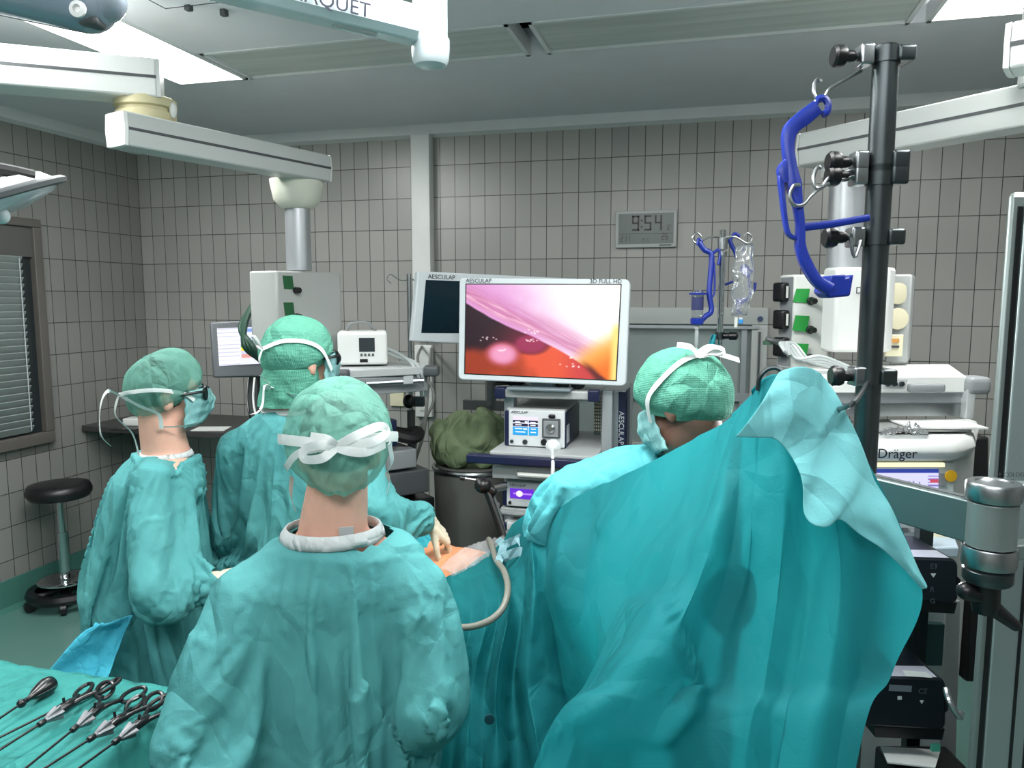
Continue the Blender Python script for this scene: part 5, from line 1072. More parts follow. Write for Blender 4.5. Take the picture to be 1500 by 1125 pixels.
def head_parts(mb, H, neck, s=1.0):
    B = H.to_3x3(); T = lambda a, b, c: H @ V((a * s, b * s, c * s)); E = lambda c, r: mb.ell(T(*c), [q * s for q in r], B, 28, 18)
    E((0, -.012, .03), (.073, .094, .086)); E((0, .03, -.055), (.05, .06, .056)); E((0, .072, -.092), (.022, .019, .018)); E((0, .074, .026), (.05, .02, .014))
    for q in (-1, 1):
        E((q * .036, .066, -.03), (.026, .024, .026)); E((q * .077, -.008, -.012), (.009, .02, .032)); E((q * .074, -.004, -.03), (.010, .012, .014))
    mb.caps(T(0, .09, .008), T(0, .108, -.026), .009 * s, .013 * s, 12); E((0, .094, -.03), (.018, .012, .009)); E((0, .086, -.058), (.022, .01, .009))
    mb.caps(T(0, -.03, -.03), V(neck), .058 * s, .072 * s, 18)
    return mb
def body_mesh(J, H, s, bulk=1.0):
    mb = MB(); R, F = J['R'], J['F']; nk, pv = J['neck'], J['pelvis']; U = (nk - pv); TL = U.length; U.normalize()
    head_parts(mb, H, nk, s)
    n = 28; rings = []
    for t, rx, ry, fo in ((-.05, .12, .09, 0), (.03, .165, .12, .0), (.12, .165, .12, .0), (.35, .135, .10, .0), (.6, .155, .115, .0), (.8, .17, .115, .0), (.93, .13, .085, .0), (1.0, .065, .06, 0)):
        c = pv + U * TL * t
        bulk_ = bulk * .94
        rings.append([c + R * rx * bulk_ * math.cos(2 * PI * k / n) + F * ry * bulk_ * math.sin(2 * PI * k / n) for k in range(n)])
    mb.loft(rings)
    for q in 'lr':
        mb.caps(J['sh_' + q] - U * .01, J['el_' + q], .044 * bulk, .036 * bulk); mb.caps(J['el_' + q], J['wr_' + q], .036 * bulk, .027); mb.caps(nk - U * .075, J['sh_' + q] - U * .01, .055, .045 * bulk)
        sg = -1 if q == 'l' else 1; hip = pv + R * sg * .09 - U * .02; kn = V((hip.x, hip.y, 0)) * .5 + V((J['an_' + q].x, J['an_' + q].y, 0)) * .5 + F * .02; kn.z = .49 * s
        mb.caps(hip, kn, .088 * bulk, .06); mb.caps(kn, J['an_' + q], .056, .038)
        a = J['an_' + q]; mb.caps(a + V((0, 0, -.045)), a + F * .14 + V((0, 0, -.055)), .038, .03)
    return mb
def gown_mesh(J, vox, o):
    """loose gown: torso and skirt plus sleeves, open at neck, cuffs and hem"""
    mb = MB(); R, F = J['R'], J['F']; nk, pv = J['neck'], J['pelvis']; U = nk - pv; TL = U.length; U.normalize(); n = 40; rings = []
    hem = o.get('hem', .32); pz = pv.z
    prof = [(1.0, .092, .082), (.955, .115, .092), (.90, .155, .108), (.83, .195, .128), (.7, .21, .15), (.5, .205, .16), (.25, .21, .165), (0.0, .235, .19), (-.3, .255, .215), (-1.0, .30, .26)]
    for t, rx, ry in prof:
        c = pv + U * TL * t if t >= 0 else V((pv.x, pv.y, pz + (pz - hem) * t)) ; w = o.get('w', 1)
        if t < .92: c = c - F * o.get('back', .0)
        rings.append([c + R * rx * (w if t < .95 else 1) * math.cos(2 * PI * k / n) + F * ry * o.get('dp', 1) ** min(1, 3 - 3 * max(t, .66)) * (w if t < .95 else 1) * math.sin(2 * PI * k / n) for k in range(n)])
    mb.loft(rings)
    for q in 'lr':
        sw = o.get('sw', 1); sh = J['sh_' + q]; el = J['el_' + q]; wr = J['wr_' + q]
        mb.caps(nk - U * .075, sh - U * .01, .075, .066 * sw); mb.caps(sh - U * .015, el, .072 * sw, .084 * sw); mb.caps(el, wr, .084 * sw, .05 * sw)
    me = remesh(mb, vox, 5, 'gown')
    bm = bmesh.new(); bm.from_mesh(me); dead = []
    for v in bm.verts:
        p = v.co; k = False
        a = p - nk
        if a.dot(U) > -.006 and (a - U * a.dot(U)).length < .104: k = True
        if p.z < hem + .014: k = True
        for q in 'lr':
            d = (J['wr_' + q] - J['el_' + q]).normalized(); a = p - J['wr_' + q]
            if -.012 < a.dot(d) < .09 and (a - d * a.dot(d)).length < .072: k = True
        if k: dead.append(v)
    bmesh.ops.delete(bm, geom=dead, context='VERTS'); bm.normal_update()
    for v in bm.verts:
        if v.co.z < nk.z - .12: v.co += v.normal * .016 * noise.noise(V((v.co.x * 11, v.co.y * 11, v.co.z * 2.2)))
    bm.to_mesh(me); bm.free(); return me
def add_sim(o, pin, shrink=-.06, bend=1.2, mass=.25, ztop=1.3):
    g = o.vertex_groups.new(name='pin'); g2 = o.vertex_groups.new(name='slack')
    for i, v in enumerate(o.data.vertices): g2.add([i], max(.12, min(1, (ztop - v.co.z) / .3)), 'REPLACE')
    for i, v in enumerate(o.data.vertices):
        w = pin(o.matrix_world @ v.co if False else v.co)
        if w > 0: g.add([i], w, 'REPLACE')
    c = o.modifiers.new('cloth', 'CLOTH'); s = c.settings; s.quality = 6; s.mass = mass; s.air_damping = 3
    s.tension_stiffness = 18; s.compression_stiffness = 18; s.shear_stiffness = 8; s.bending_stiffness = bend; s.tension_damping = 12; s.compression_damping = 12; s.shear_damping = 8; s.bending_damping = .8
    s.shrink_min = 0; s.shrink_max = shrink; s.vertex_group_shrink = 'slack'; s.vertex_group_mass = 'pin'; s.pin_stiffness = 1
    c.collision_settings.use_collision = True; c.collision_settings.distance_min = .006; c.collision_settings.collision_quality = 3; c.collision_settings.use_self_collision = False
    SIMS.append(o)
def collider(me):
    o = bpy.data.objects.new('tmp_collider', me); COL.objects.link(o); m = o.modifiers.new('c', 'COLLISION'); o.collision.thickness_outer = .008; o.collision.thickness_inner = .03; o.collision.cloth_friction = 18; TEMPS.append(o); return o
def capshape(H, r, tilt, edge, seed, parent, m, puff=.0, bun=None, drop=0, name='bouffant_cap', frill=.008, yoff=-.012, gather=1.0, zoff=.03):
    """cap over the skull: gathered band running from forehead to nape"""
    n, mth = 120, 46; B = Matrix.Rotation(tilt, 4, 'X'); rows = []; o_ = V((seed * 5.3, seed * 2.1, seed))
    for i in range(mth):
        th = (i + .02) / (mth - 1) * edge; row = []; e = i / (mth - 1)
        for k in range(n):
            a = 2 * PI * k / n; d = V((math.sin(th) * math.cos(a), math.sin(th) * math.sin(a), math.cos(th)))
            w = V((math.cos(a) * 2.2, math.sin(a) * 2.2, e * 1.0)) + o_
            pl = (noise.noise(w * 2.0) * .5 + (abs(noise.noise(w * 4.3)) - .25) * .7) * (.25 + .9 * e ** 1.5) * gather
            big = noise.noise(d * 2.2 + o_) * .05
            k_ = 1 + puff * math.sin(PI * min(1, e * 1.02)) ** .8 + pl * .05 + big
            q = V((d.x * r[0] * k_, d.y * r[1] * k_, d.z * r[2] * k_))
            if e > .86: q *= 1 - .10 * math.sin((e - .86) / .14 * PI / 2) + (frill / .1) * max(0, e - .965) * (1 + 1.5 * noise.noise(w * 6))
            q = B @ q
            if bun is not None:
                f_ = math.exp(-((q - V(bun[0])).length / bun[1]) ** 2); q += V(bun[0]).normalized() * bun[2] * f_ * (1 + .3 * noise.noise(d * 7 + o_))
            row.append(H @ (q + V((0, yoff, zoff))))
        rows.append(row)
    mb = MB(); mb.loft(rows, cap=False); mb.add([rows[0][k] for k in range(n)], [tuple(range(n))])
    return mb.build(name, m, parent, ang=180)
def ribbon(name, pts, w, nrm_c, m, parent, thick=.0007, k=8, twist=None):
    """flat band through points; its face looks away from nrm_c"""
    sp = spline(pts, k); mb = MB(); rows = []
    for i, p in enumerate(sp):
        t = (sp[min(i + 1, len(sp) - 1)] - sp[max(i - 1, 0)]).normalized(); out = (p - V(nrm_c)); out = (out - t * out.dot(t)).normalized(); s = t.cross(out)
        if twist: s = (s * math.cos(twist * i) + out * math.sin(twist * i)); out = s.cross(t)
        cr = noise.noise(p * 40) * .0012
        rows.append([p + s * w / 2 + out * cr, p + out * (thick + cr), p - s * w / 2 - out * cr, p - out * thick * .3])
    return mb.loft(rows).build(name, m, parent, ang=30)
def make_person(label, J, fdir, s, sk, capargs, gown, gcol=None, cap_m=None, roll=0, mask=None, specs=False, shrink=-.06, gpin=None, bend=.6, hair=True, hands=None, bulk=1.0, group=None):
    base = (J['an_l'] + J['an_r']) / 2; t = thing('person', label, 'person', (base.x, base.y, 0), 0, group)
    H = headframe(J['head'], fdir, roll)
    mb = body_mesh(J, H, s, bulk); bme = remesh(mb, .0085, 5, 'body'); cme = bme.copy(); collider(cme)
    finish('body', localise(bme, t), sk, t, ang=180)
    gm = gown_mesh(J, .0145, gown); go = finish('surgical_gown', gm, gcol or gownm, None, ang=180)
    U = (J['neck'] - J['pelvis']).normalized()
    def pin(p):
        a = p - J['neck']
        if a.dot(U) > -.03: return 1
        for q in 'lr':
            if (p - J['wr_' + q]).length < .07: return 1
        return gpin(p) if gpin else 0
    add_sim(go, pin, shrink, bend, ztop=J['neck'].z - .02); go['_parent'] = t.name; go['_solid'] = 1
    hs = hands or {}
    for q in 'lr':
        d, pn, curl = hs.get(q, ((J['wr_' + q] - J['el_' + q]).normalized(), V((0, 0, -1)), .5)); mb = MB(); hand(mb, J['wr_' + q] + V(d).normalized() * .02, d, pn, 1 if q == 'l' else -1, curl, s=1.04)
        fd_ = (J['wr_' + q] - J['el_' + q]).normalized(); mb.caps(J['wr_' + q] - fd_ * .05, J['wr_' + q] + fd_ * .01, .031, .03, 16)
        finish('glove', localise(remesh(mb, .0042, 3, 'glove'), t), glovem, t, ang=180)
        a = J['an_' + q]; mb = MB(); F = J['F']; mb.caps(a + V((0, 0, -.05)) - F * .01, a + F * .15 + V((0, 0, -.05)), .048, .042); mb.box(a + F * .06 + V((0, 0, -.078)), (.085, .26, .03), R=frame(F), bev=.012)
        finish('clog', localise(remesh(mb, .008, 3, 'clog'), t), clog, t, ang=180)
    B = H.to_3x3()
    if hair:
        mb = MB(); mb.ell(H @ V((0, -.016, .032)), (.0765, .097, .09), B @ Matrix.Rotation(-.15, 3, 'X'), 28, 18); mb.build('hair', hairm, t, ang=180)
    for q in (-1, 1): MB().ell(H @ V((q * .031, .082, .004)), (.0125, .0115, .0125)).build('eye', eyew, t); MB().ell(H @ V((q * .031, .0915, .003)), (.005, .003, .005), B).build('iris', mat('iris', (60, 46, 36), .2), t)
    cp = capshape(H, parent=t, m=cap_m or capm, **capargs)
    # mask
    if mask is not None:
        rows = []
        for i in range(16):
            v = i / 15; row = []
            for k in range(22):
                u = k / 21; a = (u - .5) * 2.5; z = .012 - .112 * v
                rad = .093 + .036 * math.exp(-(a / .55) ** 2) * math.sin(PI * min(1, v * .85 + .12)); row.append(H @ V((math.sin(a) * rad * .86, .012 + math.cos(a) * rad * 1.02 - .01 * v ** 2 + .0022 * math.sin(v * 22), z + .01 * math.cos(a))))
            rows.append(row)
        mk = MB().grid(rows).build('face_mask', maskm, t, ang=180, solid=.003)
    if specs:
        g = MB()
        for q in (-1, 1):
            g.tube([H @ V((q * .036 + .027 * math.cos(x), .112 - .012 * math.cos(x) * q, .004 + .02 * math.sin(x))) for x in np.linspace(0, 2 * PI, 14)[:-1]], .0045, 8, closed=True)
            g.tube([H @ V((q * .064, .105, .012)), H @ V((q * .080, .07, .012)), H @ V((q * .084, .0, .006))], .0045, 8)
        g.tube([H @ V((-.01, .116, .01)), H @ V((.01, .116, .01))], .003, 6)
        so_ = g.build('glasses', black, t)
        for q in (-1, 1): MB().ell(H @ V((q * .036, .112, .004)), (.026, .003, .019), B).build('lens', lensm, so_)
    return t, H
def binding(t, J, rx=.08, ry=.074, z=-.008, w=.022, tilt=0):
    """white collar band following the neckline"""
    U = (J['neck'] - J['pelvis']).normalized(); R, F = J['R'], J['F']
    pts = [J['neck'] + U * (z + tilt * math.sin(a)) + R * rx * math.cos(a) + F * ry * math.sin(a) for a in np.linspace(0, 2 * PI, 25)]
    c = J['neck'] + U * -.3
    rows = []
    for i, p in enumerate(pts):
        o = (p - J['neck']); o = (o - U * o.dot(U)).normalized(); k = .003 * noise.noise(p * 30)
        rows.append([p + U * w * .5 + o * (k - .004), p + o * (.004 + k), p - U * w * .5 + o * (.007 + k), p - U * w * .5 + o * .003, p + U * w * .5 - o * .007])
    return MB().loft(rows).build('neck_binding', bindm, t, ang=180)
def hp(H, a, e, r, tilt=0):
    """point on the cap: azimuth a (0 = face, + = right), elevation e, radii r"""
    d = V((math.sin(a) * math.cos(e) * r[0], math.cos(a) * math.cos(e) * r[1], math.sin(e) * r[2])); return H @ (d + V((0, -.012, .03)))
def flat_dir(px): a = ray(px, 500); a.z = 0; return a.normalized()
def right_of(f): return V((f.y, -f.x, 0))
def rotz(v, a): return Matrix.Rotation(a, 3, 'Z') @ v
def legs(J, F, R, c): J['an_l'] = at(c - R * .1, .085); J['an_r'] = at(c + R * .1, .085)
# --- nurse seen from behind in front
F = rotz(flat_dir(497), -.06); R = right_of(F)
J = dict(head=P(497, 660, 1.52), neck=P(488, 776, 1.52), F=F, R=R)
J.update(sh_l=P(352, 868, 1.45), sh_r=P(622, 858, 1.52), el_l=P(262, 1085, 1.36), el_r=P(640, 1010, 1.5), wr_l=P(365, 1040, 1.62), wr_r=P(575, 990, 1.76))
J['pelvis'] = at(J['neck'] + F * .02 - R * .03, .9); legs(J, F, R, J['pelvis'])
NJ = J
nurse, NH = make_person('person in teal surgical gown seen from behind, bouffant cap tied with a white bow', J, flat_dir(497) - V((0, 0, .05)), .97, skin,
    dict(r=(.100, .116, .112), tilt=.42, edge=2.26, seed=3, puff=.08, bun=((0, -.10, -.07), .075, .026), gather=1.6), dict(hem=.32, w=1.12, sw=1.18, back=.0), shrink=-.09)
binding(nurse, J, .098, .088, -.002, .026, tilt=0)
MB().lathe([(.068, -.01), (.066, .03), (.062, .034), (.064, -.01)], J['neck'] + V((0, 0, -.01)), (J['neck'] - J['pelvis']), 32, cap=False).build('scrub_collar', scrub, nurse)
MB().box(J['neck'] - F * .068 + R * .03 + V((0, 0, .012)), (.028, .003, .026), R=frame(F)).build('collar_label', lgrey, nurse)
rN = (.117, .135, .127)
ctr = NH @ V((0, -.01, .03))
K = NH @ V((-.005, -.158, .030))
ribbon('cap_tie', [hp(NH, -1.7, .02, rN), hp(NH, -2.2, .06, rN), hp(NH, -2.7, .05, rN), K], .02, ctr, tie, nurse)
ribbon('cap_tie', [hp(NH, 1.7, -.02, rN), hp(NH, 2.2, .05, rN), hp(NH, 2.7, .06, rN), K], .02, ctr, tie, nurse)
ribbon('cap_tie', [hp(NH, -1.6, -.5, rN), hp(NH, -2.0, -.38, rN), hp(NH, -2.5, -.1, rN), K], .014, ctr, tie, nurse)
ribbon('cap_tie', [hp(NH, 1.6, -.62, rN), hp(NH, 1.9, -.4, rN), hp(NH, 2.2, -.05, rN)], .014, ctr, tie, nurse)
L_ = lambda x, z, y=-.166: NH @ V((x, y, z))
for pts in ([K, L_(.03, .05), L_(.075, .062, -.135), L_(.088, .05, -.125), L_(.06, .038), K], [K, L_(-.03, .012), L_(-.062, .008, -.14), L_(-.06, .026, -.14), L_(-.03, .036), K], [K, L_(.02, .022), L_(.05, .02), L_(.085, .028, -.128)], [K, L_(-.02, .045), L_(-.05, .048, -.138)]):
    ribbon('bow', pts, .017, ctr, tie, nurse)
ribbon('mask_tie', [NH @ V((-.092, -.02, -.045)), NH @ V((-.094, -.045, -.075)), NH @ V((-.085, -.06, -.105))], .016, ctr, tie, nurse)
ribbon('mask_tie', [NH @ V((.092, -.02, -.045)), NH @ V((.096, -.045, -.06)), NH @ V((.09, -.05, -.085))], .01, ctr, tie, nurse)
# --- man in profile at the left
ff = (RH + FH * .62).normalized(); F = ff; R = right_of(F)
J = dict(head=P(244, 580, 2.36), neck=P(243, 662, 2.38), F=F, R=R)
J['sh_r'] = J['neck'] + R * .175 - V((0, 0, .055)) - F * .06; J['sh_l'] = J['neck'] - R * .175 - V((0, 0, .055)) + F * .02
J.update(el_r=P(222, 868, 2.08), wr_r=P(312, 852, 2.2), el_l=P(290, 850, 2.62), wr_l=P(352, 835, 2.48))
J['pelvis'] = at(J['neck'] - F * .13, .92); legs(J, F, R, J['pelvis'])
man, LH = make_person('person in profile at the left in teal gown, mask and dark glasses, hands held together', J, ff + V((0, 0, .02)), 1.0, skin,
    dict(r=(.094, .116, .108), tilt=.58, edge=2.14, seed=8, puff=.08, gather=1.5, yoff=.0), dict(hem=.3, w=1.12, sw=1.1, back=.10, dp=1.3), mask=1, specs=True, shrink=-.09, bulk=1.16,
    hands=dict(r=(RH * .9 + FH * .4, V((0, 0, -1)) + FH * .5, .7), l=(RH * .9 - FH * .3, V((0, 0, -1)), .7)))
binding(man, J, .082, .078, -.004, .016)
rL = (.110, .134, .127); ctr = LH @ V((0, -.01, .03))
K = hp(LH, 2.75, -.08, rL)
ribbon('mask_tie', [LH @ V((.072, .07, -.012)), LH @ V((.084, .04, .012)), hp(LH, 1.75, .02, rL), hp(LH, 2.3, .0, rL), K], .012, ctr, tie, man)
ribbon('mask_tie', [LH @ V((.066, .078, -.085)), LH @ V((.078, .02, -.088)), LH @ V((.07, -.035, -.085))], .012, ctr, tie, man)
ribbon('mask_tie', [K, hp(LH, 2.2, -.35, rL), hp(LH, 1.8, -.62, rL), LH @ V((.074, -.03, -.09))], .012, ctr, tie, man)
ribbon('mask_tie', [K, K - F * .03 + V((0, 0, .012)), K - F * .05 - V((0, 0, .03)), K - F * .055 + R * .02 - V((0, 0, .11)), K - F * .03 + R * .02 - V((0, 0, .15))], .013, ctr, tie, man)
ribbon('mask_tie', [K, K - F * .012 - V((0, 0, .06)), K + F * .03 - V((0, 0, .12)), K + F * .045 - V((0, 0, .19))], .012, ctr, tie, man)
# --- tall surgeon seen from behind, head turned to the right
F = rotz(flat_dir(430), -.38); R = right_of(F); hf = rotz(flat_dir(438), -1.02)
J = dict(head=P(440, 528, 2.4), neck=P(425, 598, 2.42), F=F, R=R)
J.update(sh_l=P(345, 652, 2.42), sh_r=P(520, 650, 2.34), el_l=P(338, 800, 2.55), el_r=P(548, 748, 2.22), wr_l=P(440, 810, 2.75), wr_r=P(624, 762, 2.42))
J['pelvis'] = at(J['neck'] - F * .02 + R * .02, .97); legs(J, F, R, J['pelvis'])
surg, SH = make_person('tall person in teal gown, hood tied at the back, head turned to the monitor', J, hf, 1.03, skin,
    dict(r=(.098, .118, .112), tilt=.35, edge=2.15, seed=5, puff=.02, gather=.8, name='surgical_hood'), dict(hem=.34, w=1.1, sw=1.12), cap_m=capm2, mask=1, specs=True, shrink=-.09,
    hands=dict(r=(RH * .55 + FH * .5 - V((0, 0, .75)), V((0, 0, -1)) + FH * .4, .6)))
binding(surg, J, .086, .08, -.004, .018)
rr_ = []
for i in range(14):
    e = i / 13; row = []
    for k in range(40):
        a = 2 * PI * k / 40; w = .092 + .016 * e + .006 * noise.noise(V((math.cos(a) * 3, math.sin(a) * 3, e * 6)))
        c = SH @ V((0, -.035, -.02)) * (1 - e) + (J['neck'] + V((0, 0, .012))) * e; row.append(c + R * w * .92 * math.cos(a) + F * w * .92 * math.sin(a))
    rr_.append(row)
MB().loft(rr_, cap=False).build('hood_neck', capm2, surg, ang=180)
rS = (.104, .125, .118); ctr = SH @ V((0, -.01, .03)); K = hp(SH, -2.75, .12, rS) ; K = hp(SH, 3.05, .12, rS)
ribbon('mask_tie', [SH @ V((.078, .065, -.03)), hp(SH, 1.35, .06, rS), hp(SH, 1.8, .3, rS), hp(SH, 2.4, .33, rS), K], .013, ctr, tie, surg)
o1 = (K - ctr).normalized(); up = V((0, 0, 1)); sd = o1.cross(up).normalized()
for pts in ([K, K + o1 * .03 + up * .03, K + o1 * .045 - sd * .02 + up * .035, K + o1 * .03 - sd * .01 + up * .01, K], [K, K + o1 * .02 + up * .035 + sd * .01, K + o1 * .012 + up * .02, K], [K, K + o1 * .012 - up * .03, K + o1 * .01 - up * .045]): ribbon('bow', pts, .011, ctr, tie, surg)
K2 = hp(SH, 3.0, -.86, rS) - V((0, 0, .01)); K2 = K2 + (K2 - ctr).normalized() * .01
ribbon('mask_tie', [SH @ V((.062, .06, -.09)), SH @ V((.088, .0, -.105)), SH @ V((.07, -.07, -.10)), K2], .013, ctr, tie, surg)
for pts in ([K2, K2 + o1 * .03 + up * .02, K2 + o1 * .05 + up * .035], [K2, K2 + o1 * .035 + up * .005, K2 + o1 * .045 - up * .05, K2 + o1 * .06 - up * .075, K2 + o1 * .09 - up * .085], [K2, K2 + o1 * .025 - up * .006 + sd * .02, K2 + o1 * .03 - sd * .02, K2]): ribbon('bow', pts, .011, ctr, tie, surg)
# --- surgeon bending behind the drape at the right
F = (-RH * .62 + FH * .78).normalized(); R = right_of(F)
J = dict(head=P(1000, 596, 1.88), neck=P(1020, 668, 1.97), F=F, R=R)
J['sh_l'] = P(915, 694, 1.98); J['sh_r'] = J['neck'] + R * .19 - V((0, 0, .07))
J.update(el_l=P(812, 745, 2.02), wr_l=P(796, 772, 2.27), el_r=P(1000, 800, 2.5), wr_r=P(880, 790, 2.62))
J['pelvis'] = at(J['neck'] + FH * .24 + RH * .03, .92); legs(J, F, R, J['pelvis'])
rsurg, RHd = make_person('person behind the turquoise drape peak, green cap with white ribbon, head bent left', J, -RH * .70 + FH * .62 - V((0, 0, .46)), 1.03, skin_d,
    dict(r=(.103, .126, .116), tilt=.55, edge=2.14, seed=11, puff=.03, gather=1.2, frill=.03), dict(hem=.34, w=1.1, sw=1.2), cap_m=capm2, mask=1, hands=dict(l=(FH * .6 - V((0, 0, .8)), RH, .4)), gcol=cloth_mat('bright_gown_cloth', (112, 208, 214), (84, 186, 196), trans=.15, crease=1.0, scale=7), shrink=-.05, roll=.1)
binding(rsurg, J, .084, .08, -.004, .02)
rR = (.110, .134, .122); ctr = RHd @ V((0, -.01, .03)); K = hp(RHd, -2.6, .52, rR)
ribbon('mask_tie', [RHd @ V((-.078, .055, -.02)), hp(RHd, -1.3, .0, rR), hp(RHd, -1.7, .25, rR), hp(RHd, -2.2, .48, rR), K], .014, ctr, tie, rsurg)
o1 = (K - ctr).normalized()
for pts in ([K, K + RH * .03 + V((0, 0, .008)), K + RH * .075 - V((0, 0, .004)), K + RH * .1 - V((0, 0, .012))], [K - RH * .05 + V((0, 0, .025)), K - RH * .02 + o1 * .01 + V((0, 0, .012)), K], [K, K + RH * .03 + V((0, 0, .02)), K + RH * .06 + V((0, 0, .012)), K]): ribbon('bow', pts, .022, ctr, tie, rsurg)
# ------------------------------------------------------------ patient on the table
ax = (RH * .62 - FH * .785).normalized(); ay = V((-ax.y, ax.x, 0))        # towards the head ; to the far side
b0 = at(P(686, 800, 2.42), 0)
ay = ay if ay.dot(FH) > 0 else -ay
TZ = .795
ot = thing('operating_table', 'operating table under the turquoise drapes', 'operating table', b0 + ax * .1)
Rt = Matrix((ax, ay, V((0, 0, 1)))).transposed()
MB().box(b0 - ax * .1 + V((0, 0, TZ - .04)), (1.6, .46, .07), R=Rt, bev=.02).build('mattress', black, ot)
MB().box(b0 - ax * .1 + V((0, 0, TZ - .1)), (1.5, .42, .05), R=Rt, bev=.01).build('table_top', steel, ot)
MB().box(b0 + V((0, 0, .42)), (.3, .3, .68), R=Rt, bev=.02).build('column', steel, ot)
MB().box(b0 + V((0, 0, .06)), (1.0, .44, .12), R=Rt, bev=.03).build('base', dgrey, ot)
mb = MB(); n = 32; rings = []
for s_, w, h in ((-.32, .15, .17), (-.22, .175, .2), (-.1, .18, .225), (0, .178, .235), (.12, .18, .235), (.26, .185, .23), (.36, .165, .2), (.43, .08, .13)):
    c = b0 + ax * s_; rings.append([c + ay * w * math.cos(2 * PI * k / n) + V((0, 0, TZ + h / 2 + h / 2 * math.sin(2 * PI * k / n))) for k in range(n)])
mb.loft(rings)
hc = b0 + ax * .56 + V((0, 0, TZ + .1)); PH = Matrix.Translation(hc) @ Matrix((ay, V((0, 0, 1)), ax)).transposed().to_4x4()
head_parts(mb, PH, b0 + ax * .4 + V((0, 0, TZ + .09)))
for sg in (-1, 1):
    mb.caps(b0 - ax * .28 + ay * sg * .09 + V((0, 0, TZ + .09)), b0 - ax * .62 + ay * sg * .1 + V((0, 0, TZ + .075)), .085, .06).caps(b0 - ax * .62 + ay * sg * .1 + V((0, 0, TZ + .075)), b0 - ax * .84 + ay * sg * .1 + V((0, 0, TZ + .06)), .055, .045)
    mb.caps(b0 + ax * .36 + ay * sg * .17 + V((0, 0, TZ + .13)), b0 + ax * .08 + ay * sg * .23 + V((0, 0, TZ + .08)), .05, .04).caps(b0 + ax * .08 + ay * sg * .23 + V((0, 0, TZ + .08)), b0 - ax * .15 + ay * sg * .235 + V((0, 0, TZ + .06)), .04, .03)
pt = thing('person', 'patient lying under the drapes, bare orange-brown abdomen showing', 'person', b0)
finish('body', localise(remesh(mb, .009, 6, 'body'), pt), mat('iodine_skin', (234, 156, 112), .42, var=.08, vscale=12, sss=.1), pt, ang=180)
mb = MB(); mb.ell(b0 - ax * .55 + V((0, 0, TZ + .07)), (.34, .23, .12), Rt, 32, 18)
tag(mb.build('leg_cover', tq, ang=180), 'turquoise cover over the legs of the patient', 'cover')
# ------------------------------------------------------------ run all cloth together
NF = 38
SC.frame_start = 1; SC.frame_end = NF
for o in SIMS: o.modifiers['cloth'].point_cache.frame_end = NF
for f in range(1, NF + 1): SC.frame_set(f)
dg = bpy.context.evaluated_depsgraph_get()
res = [(o, bpy.data.meshes.new_from_object(o.evaluated_get(dg))) for o in SIMS]
for o, me in res:
    mods = list(o.modifiers)
    for m_ in mods: o.modifiers.remove(m_)
    o.vertex_groups.clear(); o.data = me; par = bpy.data.objects[o['_parent']]
    bm = bmesh.new(); bm.from_mesh(me); bmesh.ops.subdivide_edges(bm, edges=bm.edges[:], cuts=1, use_grid_fill=True, smooth=.6); bm.to_mesh(me); bm.free()
    crease_mesh(me, .26, .20, .34, len(o.name))
    me.transform(world_of(par).inverted()); o.parent = par
    for p in me.polygons: p.use_smooth = True
    q = o.modifiers.new('s', 'SOLIDIFY'); q.thickness = .002; q.offset = 0
    del o['_parent']; del o['_solid']
for o in TEMPS: bpy.data.objects.remove(o)
SC.frame_set(1)
